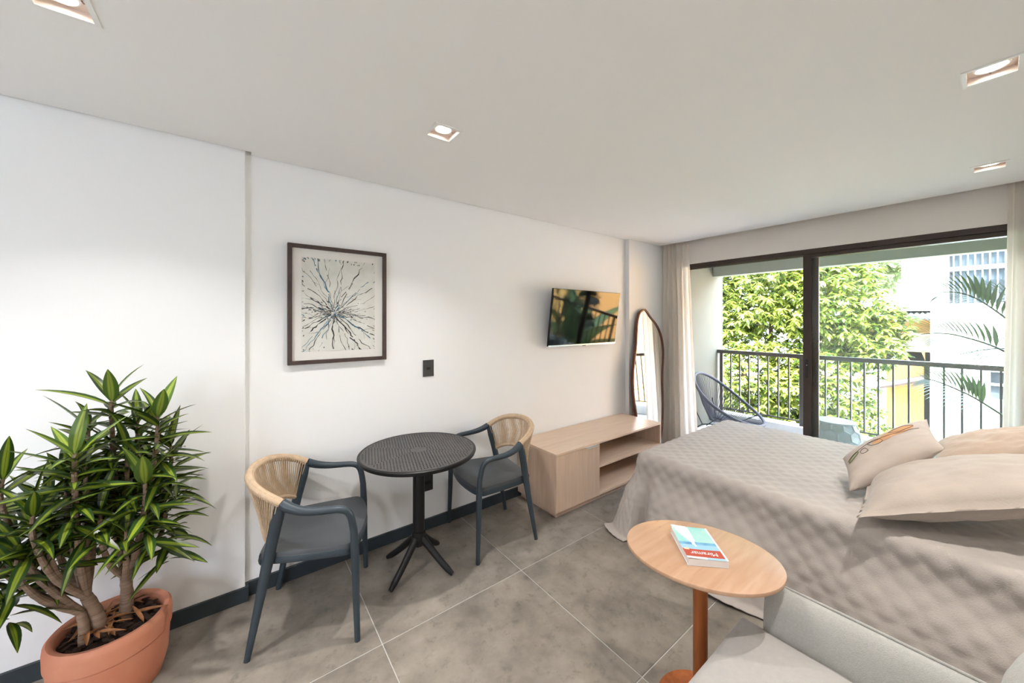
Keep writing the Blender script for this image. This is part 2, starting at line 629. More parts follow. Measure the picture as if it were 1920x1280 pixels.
def bez(p0, p1, p2, p3, n):
    out = []
    for i in range(n):
        t = i / (n - 1)
        out.append(tuple((1 - t) ** 3 * a + 3 * (1 - t) ** 2 * t * b + 3 * (1 - t) * t * t * c + t ** 3 * d
                         for a, b, c, d in zip(p0, p1, p2, p3)))
    return out


def spline(pts, n, closed=False):
    """catmull-rom through pts"""
    P = [Vector(p) for p in pts]
    m = len(P)
    out = []
    segs = m if closed else m - 1
    for s in range(segs):
        if closed:
            a, b, c, d = P[(s - 1) % m], P[s], P[(s + 1) % m], P[(s + 2) % m]
        else:
            a, b, c, d = P[max(s - 1, 0)], P[s], P[s + 1], P[min(s + 2, m - 1)]
        for i in range(n):
            t = i / n
            out.append(0.5 * ((2 * b) + (c - a) * t + (2 * a - 5 * b + 4 * c - d) * t * t + (3 * b - a - 3 * c + d) * t ** 3))
    if not closed:
        out.append(P[-1])
    return out


# ================================================================== ROOM SHELL
X_BACK, X_DOOR, Y_R = -2.8, 4.04, -0.62
Y_FAR, Y_NEAR, Y_PIL = 2.393, 2.355, 2.345
ZC, ZTOP = 2.345, 2.60

# floor: grout bed with one object per tile
floor = struct('floor', MB().box(X_BACK, Y_R, -0.10, 4.30, 2.50, -0.0025), M['grout'],
               label='dark grey concrete-look porcelain tiles with pale joints')
T = 0.8
GX, GY = 0.5108, 1.661
nx0 = math.floor((X_BACK - GX) / T)
cache = {}
for i in range(nx0, 6):
    for j in range(-4, 2):
        xa, xb = GX + i * T, GX + (i + 1) * T
        ya, yb = GY + j * T, GY + (j + 1) * T
        xa, xb = max(xa, X_BACK), min(xb, 4.22)
        ya, yb = max(ya, Y_R), min(yb, 2.44)
        if xb - xa < 0.05 or yb - ya < 0.05:
            continue
        w, d = xb - xa, yb - ya
        key = (round(w, 3), round(d, 3))
        if key not in cache:
            g = 0.0024
            cache[key] = MB().box(-w / 2 + g, -d / 2 + g, -0.012, w / 2 - g, d / 2 - g, 0.0).mesh('tile', M['tile'], bevel=0.0012, bseg=1)
        link('tile', cache[key], floor, loc=((xa + xb) / 2, (ya + yb) / 2, 0))

# left wall: near pier, long wall, pilaster by the curtain
wl = MB().box(0.02, Y_FAR, 0, 3.33, 2.62, ZTOP)
struct('wall_left', wl, M['wall'], label='long white wall carrying the picture and television')
struct('wall_left.001', MB().box(X_BACK, Y_NEAR, 0, 0.02, 2.62, ZTOP), M['wall'],
       label='white wall section behind the potted plant, standing slightly proud', bevel=0.002)
struct('wall_left.002', MB().box(3.33, Y_PIL, 0, 4.04, 2.62, ZTOP), M['wall'],
       label='white pilaster behind the mirror', bevel=0.002)
wr_ = MB()
wr_.box(-2.10, Y_R - 0.12, 0, 4.16, Y_R, ZTOP)
wr_.box(X_BACK, Y_R - 0.12, 0, -2.65, Y_R, ZTOP)
wr_.box(-2.65, Y_R - 0.12, 2.25, -2.10, Y_R, ZTOP)
wr_.box(-2.65, Y_R - 0.12, 0, -2.10, Y_R, 0.9)
struct('wall_right', wr_, M['wall_cream'], label='cream wall behind the sofa and bed head, with an added daylight opening at the rear')
struct('wall_back', MB().box(X_BACK - 0.12, Y_R - 0.12, 0, X_BACK, 2.62, ZTOP), M['wall'])
fill_win = sempty('fill_window', 'unseen window behind the camera, added for fill daylight')  # added side window, unseen, brings fill daylight into the room
wfr = MB()
for a_, b_, c_, d_ in ((-2.65, 0.9, -2.61, 2.25), (-2.14, 0.9, -2.10, 2.25), (-2.61, 2.21, -2.14, 2.25), (-2.61, 0.9, -2.14, 0.94)):
    wfr.box(a_, Y_R - 0.08, b_, c_, Y_R - 0.03, d_)
build(wfr, 'fill_window_frame', M['bronze'], fill_win)
ww = MB()
ww.box(X_DOOR, Y_R - 0.12, 2.105, 4.16, 2.62, ZTOP)
ww.box(X_DOOR, 2.13, 0, 4.16, 2.62, 2.105)
ww.box(X_DOOR, Y_R - 0.12, 0, 4.16, -0.22, 2.105)
struct('wall_front', ww, M['wall_cream'], label='cream wall above and beside the sliding door')

# ceiling board with square holes for the downlights
HOLE = 0.058
LIGHTS = [(-0.40, 1.555), (0.76, 1.555), (2.12, -0.008), (3.415, -0.005), (0.83, -0.008),
          (-0.46, -0.008), (-1.60, 1.555), (-1.60, -0.008), (-2.3, 0.77)]  # downlights out of view are added to fill the room with light


def holed_plate(x0, x1, y0, y1, z0, z1, holes, h):
    xs = sorted({x0, x1} | {c[0] + s for c in holes for s in (-h, h)})
    ys = sorted({y0, y1} | {c[1] + s for c in holes for s in (-h, h)})
    mb = MB()
    for a in range(len(xs) - 1):
        for b in range(len(ys) - 1):
            mx, my = (xs[a] + xs[a + 1]) / 2, (ys[b] + ys[b + 1]) / 2
            if any(abs(mx - c[0]) < h and abs(my - c[1]) < h for c in holes):
                continue
            for z in (z0, z1):
                q = [(xs[a], ys[b], z), (xs[a + 1], ys[b], z), (xs[a + 1], ys[b + 1], z), (xs[a], ys[b + 1], z)]
                mb.add(q, [(3, 2, 1, 0) if z == z0 else (0, 1, 2, 3)])
    for cx, cy in holes:
        q = [(cx - h, cy - h), (cx + h, cy - h), (cx + h, cy + h), (cx - h, cy + h)]
        for k in range(4):
            a, b = q[k], q[(k + 1) % 4]
            mb.add([(*a, z0), (*b, z0), (*b, z1), (*a, z1)], [(0, 1, 2, 3)])
    q = [(x0, y0), (x1, y0), (x1, y1), (x0, y1)]
    for k in range(4):
        a, b = q[k], q[(k + 1) % 4]
        mb.add([(*a, z0), (*b, z0), (*b, z1), (*a, z1)], [(0, 1, 2, 3)])
    return mb


cb = holed_plate(X_BACK, 3.93, Y_R, 2.343, ZC, ZC + 0.025, LIGHTS, HOLE)
cb.box(0.046, 2.343, ZC, 3.33, 2.3855, ZC + 0.025)
ceiling = struct('ceiling', cb, M['ceiling'], label='smooth off-white plasterboard ceiling with thin shadow gap')
struct('ceiling.001', MB().box(X_BACK - 0.12, Y_R - 0.12, ZTOP, 4.16, 2.62, ZTOP + 0.1), M['void'],
       label='slab above the plasterboard')

# skirting
struct('baseboard_left', MB().box(0.034, 2.379, 0, 3.33, Y_FAR + 0.001, 0.076), M['skirting'], bevel=0.0015,
       label='slate blue skirting along the long wall')
nb = MB().box(X_BACK, 2.341, 0, 0.034, Y_NEAR + 0.001, 0.074)
nb.box(0.0205, 2.3545, 0, 0.034, 2.392, 0.074)
struct('baseboard_left.001', nb, M['skirting'], label='slate blue skirting behind the potted plant')
struct('baseboard_right', MB().box(-2.6, Y_R, 0, 4.04, Y_R + 0.014, 0.076), M['skirting'])

# ------------------------------------------------------------------ sliding door
door = sempty('door_1', 'bronze aluminium sliding door, left half open')
fr = MB()
fr.box(4.045, -0.22, 2.062, 4.145, 2.13, 2.105)
build(fr, 'head_track', M['bronze'], door, bevel=0.002)
for yy in (4.060, 4.095, 4.130):
    build(MB().box(yy - 0.003, -0.20, 2.052, yy + 0.003, 2.11, 2.064), 'track_rib', M['bronze'], door)
build(MB().box(4.045, 2.085, 0, 4.145, 2.13, 2.062), 'side_jamb', M['bronze'], door, bevel=0.002)
build(MB().box(4.045, -0.22, 0, 4.145, -0.18, 2.062), 'side_jamb', M['bronze'], door, bevel=0.002)
build(MB().box(4.045, -0.18, -0.002, 4.145, 2.085, 0.018), 'sill_track', M['bronze'], door, bevel=0.002)


def door_panel(xc, ya, yb, lock):
    p = link('sliding_panel', None, door)
    build(MB().box(xc - 0.014, yb - 0.058, 0.02, xc + 0.014, yb, 2.055), 'stile', M['bronze'], p, bevel=0.0015)
    build(MB().box(xc - 0.014, ya, 0.02, xc + 0.014, ya + 0.06, 2.055), 'stile', M['bronze'], p, bevel=0.0015)
    build(MB().box(xc - 0.014, ya + 0.06, 2.026, xc + 0.014, yb - 0.056, 2.055), 'top_rail', M['bronze'], p, bevel=0.0015)
    build(MB().box(xc - 0.014, ya + 0.06, 0.02, xc + 0.014, yb - 0.056, 0.10), 'bottom_rail', M['bronze'], p, bevel=0.0015)
    build(MB().box(xc - 0.003, ya + 0.055, 0.09, xc + 0.003, yb - 0.05, 2.035), 'glass_pane', M['glass'], p)
    if lock:
        lk = MB()
        pl = [(0.011 * cos(a) , 0.011 * sin(a) + (0.075 if sin(a) >= 0 else -0.075)) for a in [2 * pi * k / 20 for k in range(20)]]
        lk.prism(pl, 0, 0.004)
        lk.xf(Matrix.Translation((xc - 0.014, yb - 0.029, 1.035)) @ Matrix(((0, 0, -1, 0), (1, 0, 0, 0), (0, 1, 0, 0), (0, 0, 0, 1))))
        build(lk, 'recessed_lock', M['black'], p)
        kn = MB().lathe([(0.0001, 0.006), (0.005, 0.006), (0.006, 0.003), (0.006, 0)], 12)
        kn.xf(Matrix.Translation((xc - 0.017, yb - 0.029, 1.065)) @ Matrix(((0, 0, -1, 0), (1, 0, 0, 0), (0, 1, 0, 0), (0, 0, 0, 1))))
        build(kn, 'thumb_turn', M['chrome'], p)


door_panel(4.062, -0.17, 1.016, True)
door_panel(4.100, -0.175, 0.972, False)

# ------------------------------------------------------------------ balcony
struct('balcony_floor', MB().box(4.16, -1.7, -0.14, 5.70, 2.55, 0.0), M['balc_floor'], label='pale tiled balcony floor')
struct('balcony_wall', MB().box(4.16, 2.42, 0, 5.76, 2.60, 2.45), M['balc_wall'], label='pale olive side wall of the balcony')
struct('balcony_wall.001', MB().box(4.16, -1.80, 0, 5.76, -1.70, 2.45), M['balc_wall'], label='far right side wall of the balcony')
struct('balcony_ceiling', MB().box(4.16, -1.8, 2.283, 5.76, 2.60, 2.45), M['balc_beam'])
struct('trim_1', MB().box(5.45, -1.7, 2.105, 5.60, 2.42, 2.283), M['balc_beam'], label='grey-green beam along the balcony edge', bevel=0.003)
struct('trim_2', MB().box(5.50, -1.7, 0.0, 5.70, 2.42, 0.147), M['curb'], label='pale stone curb under the balcony railing', bevel=0.004)
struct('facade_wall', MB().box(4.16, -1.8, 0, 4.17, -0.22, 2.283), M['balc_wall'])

rail = thing('balcony_railing', 'dark bronze metal balcony railing with slim vertical bars', 'railing', (5.6, 0, 0))
build(MB().box(-0.025, -1.69, 0.995, 0.025, 2.415, 1.045), 'top_rail', M['railing'], rail, bevel=0.003)
build(MB().box(-0.010, -1.69, 0.195, 0.010, 2.40, 0.213), 'bottom_rail', M['railing'], rail)
post_me = MB().box(-0.020, -0.020, 0.147, 0.020, 0.020, 0.995).mesh('post', M['railing'], bevel=0.002, bseg=1)
bal_me = MB().box(-0.008, -0.008, 0.21, 0.008, 0.008, 0.997).mesh('baluster', M['railing'])
for y in (2.365, 1.42, 0.38, -0.66):
    link('post', post_me, rail, loc=(0, y, 0))
bs = [2.24 - 0.1145 * k for k in range(7)] + [1.302 - 0.1135 * k for k in range(8)] + [0.268 - 0.1135 * k for k in range(8)] + [-0.775 - 0.1135 * k for k in range(8)]
for y in bs:
    link('baluster', bal_me, rail, loc=(0, y, 0))

# ------------------------------------------------------------------ curtains
def curtain(label, yt0, yt1, yb0, yb1, nf, seed, xc=3.985, bulge=0.0):
    rnd = random.Random(seed)
    ph = [rnd.uniform(0, 6.28) for _ in range(4)]
    n_u, n_v = 150, 46

    def fn(u, v):
        z = 0.012 + v * (2.44 - 0.012)
        k = v ** 0.8
        w = u + 0.010 * sin(u * 23 + ph[0]) + 0.012 * sin(u * 9 + ph[1])
        y = (yb0 + (yb1 - yb0) * u) * (1 - k) + (yt0 + (yt1 - yt0) * u) * k
        amp = 0.030 * (0.75 + 0.25 * sin(u * 11 + ph[2])) * (0.8 + 0.2 * (1 - v))
        s = sin(w * nf * 2 * pi + ph[3] + 0.25 * sin(v * 5 + u * 6))
        x = xc + amp * (s + 0.25 * sin(w * nf * 4 * pi + 1)) + bulge * sin(v * pi)
        y += 0.006 * cos(w * nf * 2 * pi * 1.0 + ph[3])
        x += 0.003 * noise.noise((u * 12, v * 3, seed))
        return (x, y, z)
    mb = MB().grid(fn, n_u, n_v)
    o = build(mb, 'curtain', M['curtain'], smooth=True, angle=180, label=label, category='curtain')
    return o


curtain('ivory voile curtain gathered in the corner beside the mirror', 2.335, 2.03, 2.335, 1.915, 5.5, 3)
curtain('ivory voile curtain at the right-hand end of the sliding door', -0.075, -0.45, -0.035, -0.47, 5.5, 11)

# ------------------------------------------------------------------ downlights
disc_me = MB().lathe([(0.0001, 0.0), (0.031, 0.0), (0.034, 0.002)], 28).mesh('lamp', M['lamp'])
trim_mb = MB()
O, I = 0.069, 0.056
for a, b, c, d in ((-O, -O, O, -I), (-O, I, O, O), (-O, -I, -I, I), (I, -I, O, I)):
    trim_mb.box(a, b, -0.004, c, d, 0.0)
trim_me = trim_mb.mesh('trim_frame', M['trim_white'])
hz = MB()
h = 0.0555
q = [(-h, -h), (h, -h), (h, h), (-h, h)]
for k in range(4):
    a, b = q[k], q[(k + 1) % 4]
    hz.add([(*a, -0.001), (*b, -0.001), (*b, 0.021), (*a, 0.021)], [(3, 2, 1, 0)])
hz.add([(*p, 0.021) for p in q], [(3, 2, 1, 0)])
hous_me = hz.mesh('housing', M['lamp_cup'])
ring_me = MB().lathe([(0.034, 0.021), (0.034, 0.015), (0.038, 0.013), (0.042, 0.015), (0.042, 0.021)], 28).mesh('lamp_ring', M['trim_white'], smooth=True)
clip_me = MB().tube([(0.043, 0, 0.019), (0.047, 0.003, 0.013), (0.05, 0.006, 0.019)], 0.0009, 5).mesh('spring_clip', M['bronze'])
LABELS = ['square recessed downlight over the potted plant, cut by the top edge',
          'square recessed downlight above the framed picture and bistro table',
          'square recessed downlight in front of the right curtain, the larger of the two',
          'square recessed downlight nearest the sliding door'] + \
         ['added fill downlight above the sofa, behind the view', 'added fill downlight behind the camera by the right wall',
          'added fill downlight behind the camera by the left wall', 'added fill downlight at the back right of the room',
          'added fill downlight at the back wall']
for k, (x, y) in enumerate(LIGHTS):
    t = thing('recessed_downlight', LABELS[k], 'ceiling light', (x, y, ZC), group='recessed downlights in the ceiling')
    link('trim_frame', trim_me, t)
    link('housing', hous_me, t)
    link('lamp_ring', ring_me, t)
    link('lamp', disc_me, t, loc=(0, 0, 0.0155))
    link('spring_clip', clip_me, t)
    link('spring_clip', clip_me, t, rot=(0, 0, pi))
    ld = bpy.data.lights.new('downlight_lamp', 'AREA')
    ld.shape = 'DISK'
    ld.size = 0.062
    ld.energy = LAMP_W
    ld.color = (1.0, 0.95, 0.90)
    ld.spread = radians(110)
    lo = bpy.data.objects.new('downlight_lamp', ld)
    COL.objects.link(lo)
    lo.parent = t
    lo.location = (0, 0, 0.012)

# ================================================================== PICTURE
pic = thing('framed_picture', 'dark walnut framed abstract print of black and blue cracks radiating on ivory', 'picture', (0.481, Y_FAR, 1.555))
# local: x right, z up, y negative out of the wall
fw, fh, ft = 0.272, 0.343, 0.022
f1 = MB()
f1.box(-fw, -0.030, -fh, -fw + ft, 0, fh)
f1.box(fw - ft, -0.030, -fh, fw, 0, fh)
f1.box(-fw + ft, -0.030, fh - ft, fw - ft, 0, fh)
f1.box(-fw + ft, -0.030, -fh, fw - ft, 0, -fh + ft)
build(f1, 'frame', M['frame_brown'], pic, bevel=0.001, bseg=1)
build(MB().box(-fw + ft, -0.012, -fh + ft, fw - ft, -0.004, fh - ft), 'mat_board', M['mat_board'], pic)
pw, phh = 0.202, 0.272
prn = build(MB().box(-pw, -0.0135, -phh, pw, -0.012, phh), 'art_print', M['print_paper'], pic)
# radiating ink cracks
rnd = random.Random(21)
ink = MB()
cx0, cz0 = -0.035, -0.045


def stroke(pts, ws, mi):
    ink.cur = mi
    vs = []
    for i, (p, w) in enumerate(zip(pts, ws)):
        a = pts[max(i - 1, 0)]
        b = pts[min(i + 1, len(pts) - 1)]
        dx, dz = b[0] - a[0], b[1] - a[1]
        l = hypot(dx, dz) or 1
        nx, nz = -dz / l * w, dx / l * w
        for s in (-1, 1):
            x = max(-pw, min(pw, p[0] + nx * s))
            z = max(-phh, min(phh, p[1] + nz * s))
            vs.append((x, -0.0138 - 0.0001 * mi, z))
    n = len(pts)
    ink.add(vs, [(2 * i, 2 * i + 1, 2 * i + 3, 2 * i + 2) for i in range(n - 1)])


NR = 46
for k in range(NR):
    ang = 2 * pi * k / NR + rnd.uniform(-0.09, 0.09)
    r = rnd.uniform(0.006, 0.03)
    p = [cx0 + r * cos(ang), cz0 + r * sin(ang)]
    pts = [tuple(p)]
    a = ang
    maxr = rnd.choice([0.16, 0.26, 0.42, 0.42, 0.42])
    while abs(p[0]) < pw and abs(p[1]) < phh and hypot(p[0] - cx0, p[1] - cz0) < maxr:
        a = ang + rnd.uniform(-0.42, 0.42)
        st = rnd.uniform(0.010, 0.026)
        p = [p[0] + st * cos(a), p[1] + st * sin(a)]
        pts.append(tuple(p))
    base = rnd.choice([0.0007, 0.0011, 0.0017])
    ws = [base * rnd.uniform(0.35, 2.4) for _ in pts]
    mi = 1 if rnd.random() < 0.18 else 0
    # broken lines: split into runs
    i = 0
    while i < len(pts) - 1:
        j = min(len(pts), i + rnd.randint(3, 9))
        if j - i >= 2:
            stroke(pts[i:j], ws[i:j], mi)
        i = j if rnd.random() < 0.6 else j - 1
    if rnd.random() < 0.5 and len(pts) > 5:      # side branch
        s = rnd.randint(2, len(pts) - 3)
        q = list(pts[s])
        br = [tuple(q)]
        da = ang + rnd.choice([-0.7, 0.7])
        for _ in range(rnd.randint(3, 7)):
            q = [q[0] + 0.014 * cos(da + rnd.uniform(-0.4, 0.4)), q[1] + 0.014 * sin(da + rnd.uniform(-0.4, 0.4))]
            br.append(tuple(q))
        stroke(br, [0.0005 * rnd.uniform(0.5, 1.8) for _ in br], 0)
for k in range(210):                              # blots, denser in the middle band
    if k < 120:
        x = cx0 + rnd.gauss(0, 0.05)
        z = cz0 + rnd.gauss(0, 0.022)
    else:
        x = rnd.uniform(-pw, pw)
        z = rnd.choice([-1, 1]) * phh * rnd.uniform(0.9, 1.0) if rnd.random() < 0.5 else cz0 + rnd.gauss(0, 0.03)
        if rnd.random() < 0.3:
            x = rnd.choice([-1, 1]) * pw * rnd.uniform(0.92, 1)
            z = rnd.uniform(-phh, phh)
    da = atan2(z - cz0, x - cx0) + rnd.uniform(-0.3, 0.3)
    L = rnd.uniform(0.003, 0.012)
    stroke([(x, z), (x + L * cos(da), z + L * sin(da)), (x + 1.6 * L * cos(da + .4), z + 1.6 * L * sin(da + .4))],
           [rnd.uniform(0.0008, 0.0036), rnd.uniform(0.001, 0.0042), 0.0005], rnd.choice([0, 0, 2, 2, 1]))
build(ink, 'ink_marks', [M['ink'], M['ink_blue'], M['ink_grey']], prn, kind='stuff')
build(MB().box(-fw + ft, -0.022, -fh + ft, fw - ft, -0.0205, fh - ft), 'glass_pane', M['picture_glass'], pic)

# ================================================================== SWITCH AND SOCKET
sw = thing('light_switch', 'dark grey wall switch plate between the picture and television', 'switch', (1.052, Y_FAR, 1.129))
build(MB().box(-0.040, -0.008, -0.058, 0.040, 0, 0.058), 'plate', M['top_plastic'], sw, bevel=0.002)
build(MB().box(-0.016, -0.0125, -0.010, 0.012, -0.006, 0.010), 'rocker', M['black'], sw, bevel=0.001)
ou = thing('wall_socket', 'black wall socket plate low behind the bistro table', 'socket', (1.046, Y_FAR, 0.328))
build(MB().box(-0.039, -0.008, -0.059, 0.039, 0, 0.059), 'plate', M['black'], ou, bevel=0.002)
build(MB().box(-0.022, -0.010, -0.012, 0.022, -0.006, 0.012), 'outlet_face', M['black_plastic'], ou, bevel=0.001)

# ================================================================== TELEVISION
tv = thing('television', 'slim flat television tilted down on the wall above the low cabinet', 'television', (2.598, 2.33, 1.236))
tilt = atan2(0.07, 0.508)
R = Matrix.Rotation(tilt, 4, 'X')
tw, th = 0.462, 0.513
tb = MB().box(-tw, 0.0, 0, tw, 0.020, th)
tb.box(-0.25, 0.020, 0.08, 0.25, 0.040, 0.40)
tb.xf(R)
build(tb, 'casing', M['black_plastic'], tv, bevel=0.002)
build(MB().box(-tw + 0.004, -0.0015, 0.014, tw - 0.004, 0.0, th - 0.004).xf(R), 'screen', M['screen'], tv)
build(MB().box(-tw, -0.004, -0.003, tw, 0.0, 0.012).xf(R), 'bottom_bezel', M['chrome'], tv, bevel=0.001)
build(MB().box(-0.02, -0.004, -0.009, 0.02, 0.008, -0.002).xf(R), 'sensor', M['black'], tv)
br = MB()
br.box(-0.12, 0.047, 0.12, 0.12, 0.062, 0.36)
br.box(-0.10, 0.0, 0.14, -0.06, 0.05, 0.34)
br.box(0.06, 0.0, 0.14, 0.10, 0.05, 0.34)
build(br, 'wall_bracket', M['black'], tv)

# ================================================================== LOW CABINET
CX0, CX1, CY0, CY1 = 1.838, 3.232, 1.917, 2.376
cab = thing('low_cabinet', 'pale oak low media cabinet with one door and two open shelves', 'cabinet', ((CX0 + CX1) / 2, (CY0 + CY1) / 2, 0))
hx, hy = (CX1 - CX0) / 2, (CY1 - CY0) / 2
ZT = 0.481
dv = 2.326 - (CX0 + CX1) / 2
build(MB().box(-hx, -hy, ZT - 0.016, hx, hy, ZT), 'top_panel', M['cabinet_top'], cab, bevel=0.0008, bseg=1)
build(MB().box(-hx, -hy + 0.018, 0.046, -hx + 0.018, hy, ZT - 0.016), 'side_panel', M['cabinet'], cab)
build(MB().box(hx - 0.018, -hy, 0.046, hx, hy, ZT - 0.016), 'side_panel', M['cabinet'], cab)
build(MB().box(dv - 0.018, -hy + 0.018, 0.064, dv, hy - 0.012, ZT - 0.016), 'divider', M['cabinet'], cab)
build(MB().box(-hx + 0.018, -hy + 0.018, 0.046, hx - 0.018, hy, 0.064), 'bottom_panel', M['cabinet_top'], cab)
build(MB().box(dv, -hy, 0.046, hx - 0.018, -hy + 0.018, 0.064), 'bottom_edge', M['cabinet_top'], cab)
build(MB().box(dv, -hy + 0.002, 0.268, hx - 0.018, hy - 0.012, 0.284), 'shelf', M['cabinet_top'], cab)
build(MB().box(-hx + 0.018, hy - 0.012, 0.064, hx - 0.018, hy - 0.002, ZT - 0.016), 'back_panel', M['cabinet'], cab)
dr = build(MB().box(-hx + 0.001, -hy, 0.048, dv - 0.001, -hy + 0.0175, ZT - 0.0185), 'door', M['cabinet'], cab, bevel=0.0006, bseg=1)
hb = MB().box(2.160 - 2.535, -hy - 0.014, ZT - 0.0178, 2.285 - 2.535, -hy + 0.01, ZT - 0.0155)
hb.box(2.160 - 2.535, -hy - 0.014, ZT - 0.026, 2.285 - 2.535, -hy - 0.012, ZT - 0.0155)
build(hb, 'handle', M['satin'], dr)
build(MB().box(-hx + 0.028, -hy + 0.032, 0.0, hx - 0.028, hy - 0.01, 0.046), 'plinth', M['cabinet'], cab)

# ================================================================== MIRROR
mir = thing('leaning_mirror', 'tall wavy-edged mirror with thin walnut rim leaning behind the cabinet', 'mirror', (3.58, 2.25, 0.0))
mo = [(3.549, 1.599), (3.469, 1.559), (3.419, 1.476), (3.395, 1.375), (3.377, 1.249), (3.352, 1.138), (3.324, 1.04),
      (3.302, 0.955), (3.285, 0.834), (3.284, 0.711), (3.293, 0.613), (3.315, 0.481), (3.345, 0.32), (3.385, 0.16), (3.45, 0.05), (3.55, 0.012),
      (3.66, 0.03), (3.75, 0.11), (3.80, 0.22), (3.828, 0.36), (3.845, 0.52), (3.849, 0.645), (3.856, 0.778), (3.874, 0.91), (3.893, 1.016), (3.903, 1.137), (3.884, 1.26),
      (3.832, 1.369), (3.755, 1.45), (3.667, 1.516), (3.603, 1.574)]
sm = spline([(x - 3.58, 0, z) for x, z in mo], 5, True)
lean = atan2(0.05 * 1.0, 1.0)
RL = Matrix.Rotation(-lean, 4, 'X')
ctr = Vector((0, 0, 0.8))


def offs(pl, d):
    out = []
    n = len(pl)
    for i in range(n):
        t = (pl[(i + 1) % n] - pl[i - 1]).normalized()
        nv = Vector((t.z, 0, -t.x))
        out.append(pl[i] + nv * d)
    return out


area = sum(sm[i].x * sm[(i + 1) % len(sm)].z - sm[(i + 1) % len(sm)].x * sm[i].z for i in range(len(sm)))
sgn = -1 if area > 0 else 1
inner = offs(sm, sgn * 0.016)
n = len(sm)
fr = MB()
vs = []
for p, yy in [(sm, 0.0), (sm, -0.030), (inner, -0.030), (inner, 0.0)]:
    vs += [(q.x, yy, q.z) for q in p]
fs = []
for r_ in range(4):
    for i in range(n):
        j = (i + 1) % n
        a, b = r_ * n, ((r_ + 1) % 4) * n
        fs.append((a + i, a + j, b + j, b + i))
fr.add(vs, fs)
fr.xf(RL)
build(fr, 'rim', M['mirror_wood'], mir)
gl = MB().add([(q.x, -0.020, q.z) for q in inner], [tuple(range(n))]).xf(RL)
build(gl, 'mirror_glass', M['mirror_glass'], mir)
bk = MB().add([(q.x, -0.002, q.z) for q in inner], [tuple(range(n))]).xf(RL)
build(bk, 'backing_board', M['bedbase'], mir)

# ================================================================== BISTRO TABLE
tb_c = (0.84, 2.045)
TZ, TR = 0.70, 0.336
bt = thing('bistro_table', 'round charcoal bistro table with perforated top on four-footed pedestal', 'table', (*tb_c, 0), radians(12))


def perforated_top():
    bm = bmesh.new()
    hp = []
    pitch = 0.0185
    hr = 0.0042
    for s in range(6):
        a0 = s * pi / 3
        e1 = Vector((cos(a0), sin(a0)))
        e2 = Vector((cos(a0 + pi / 3), sin(a0 + pi / 3)))
        off = (e1 + e2) * 0.010
        for i in range(0, 30):
            for j in range(0, 30):
                p = off + e1 * pitch * i + e2 * pitch * j
                if 0.045 < p.length < TR - 0.026:
                    hp.append(p)
    outer = [bm.verts.new(((TR - 0.012) * cos(2 * pi * k / 96), (TR - 0.012) * sin(2 * pi * k / 96), 0)) for k in range(96)]
    for k in range(96):
        bm.edges.new((outer[k], outer[(k + 1) % 96]))
    for p in hp:
        vv = [bm.verts.new((p.x + hr * cos(pi / 4 + pi / 2 * k) * 1.15, p.y + hr * sin(pi / 4 + pi / 2 * k) * 1.15, 0)) for k in range(4)]
        for k in range(4):
            bm.edges.new((vv[k], vv[(k + 1) % 4]))
    bmesh.ops.triangle_fill(bm, edges=bm.edges[:], use_beauty=False, normal=(0, 0, 1))
    # drop triangles that fill a hole
    cen = {}
    for f in list(bm.faces):
        c = f.calc_center_median()
        if f.calc_area() < 2.2 * hr * hr and max(e.calc_length() for e in f.edges) < hr * 2.4:
            bm.faces.remove(f)
    geo = bmesh.ops.extrude_face_region(bm, geom=bm.faces[:])
    for v in [g for g in geo['geom'] if isinstance(g, bmesh.types.BMVert)]:
        v.co.z -= 0.006
    bmesh.ops.recalc_face_normals(bm, faces=bm.faces[:])
    me = bpy.data.meshes.new('tabletop')
    bm.to_mesh(me)
    bm.free()
    me.materials.append(M['top_plastic'])
    return me


link('tabletop', perforated_top(), bt, loc=(0, 0, TZ))
rim = MB().lathe([(TR - 0.014, -0.005), (TR - 0.014, 0.0005), (TR - 0.011, 0.0018), (TR - 0.005, 0.0008), (TR, -0.004), (TR + 0.0005, -0.010), (TR - 0.004, -0.022),
                  (TR - 0.010, -0.022), (TR - 0.014, -0.005)], 96)
o = build(rim, 'rolled_rim', M['black_plastic'], bt, smooth=True)
o.location.z = TZ
ribs_shade_disc = MB()
for k in range(6):
    a = k * pi / 3
    c_, s_ = cos(a), sin(a)
    w = 0.006
    p = [(0.03 * c_ - w * s_, 0.03 * s_ + w * c_), (0.03 * c_ + w * s_, 0.03 * s_ - w * c_), ((TR - .02) * c_ + w * s_, (TR - .02) * s_ - w * c_), ((TR - .02) * c_ - w * s_, (TR - .02) * s_ + w * c_)]
    ribs_shade_disc.prism(p, TZ - 0.022, TZ - 0.006)
ribs_shade_disc.lathe([(0.0001, TZ - 0.030), (TR - 0.03, TZ - 0.024), (TR - 0.03, TZ - 0.021), (0.0001, TZ - 0.022)], 48)  # added black disc, stands in for the shade seen through the holes
build(ribs_shade_disc, 'underframe_shade_disc', M['black'], bt)
col = MB()
colp = [(0.034 * cos(a) * (1.0 if abs(cos(2 * a)) < 2 else 1), 0.034 * sin(a)) for a in [2 * pi * k / 24 for k in range(24)]]
col.prism(colp, 0.215, TZ - 0.022)
col.lathe([(0.034, TZ - 0.10), (0.05, TZ - 0.04), (0.10, TZ - 0.024)], 32)
build(col, 'column', M['black_plastic'], bt, smooth=True)
hub = MB().lathe([(0.0001, 0.135), (0.030, 0.138), (0.042, 0.165), (0.040, 0.205), (0.038, 0.222), (0.034, 0.224)], 32)
build(hub, 'hub', M['black_plastic'], bt, smooth=True)
bt.rotation_euler = (0, 0, 0)
feet_w = [(0.681, 2.295), (1.068, 2.205), (0.612, 1.93), (0.978, 1.842)]
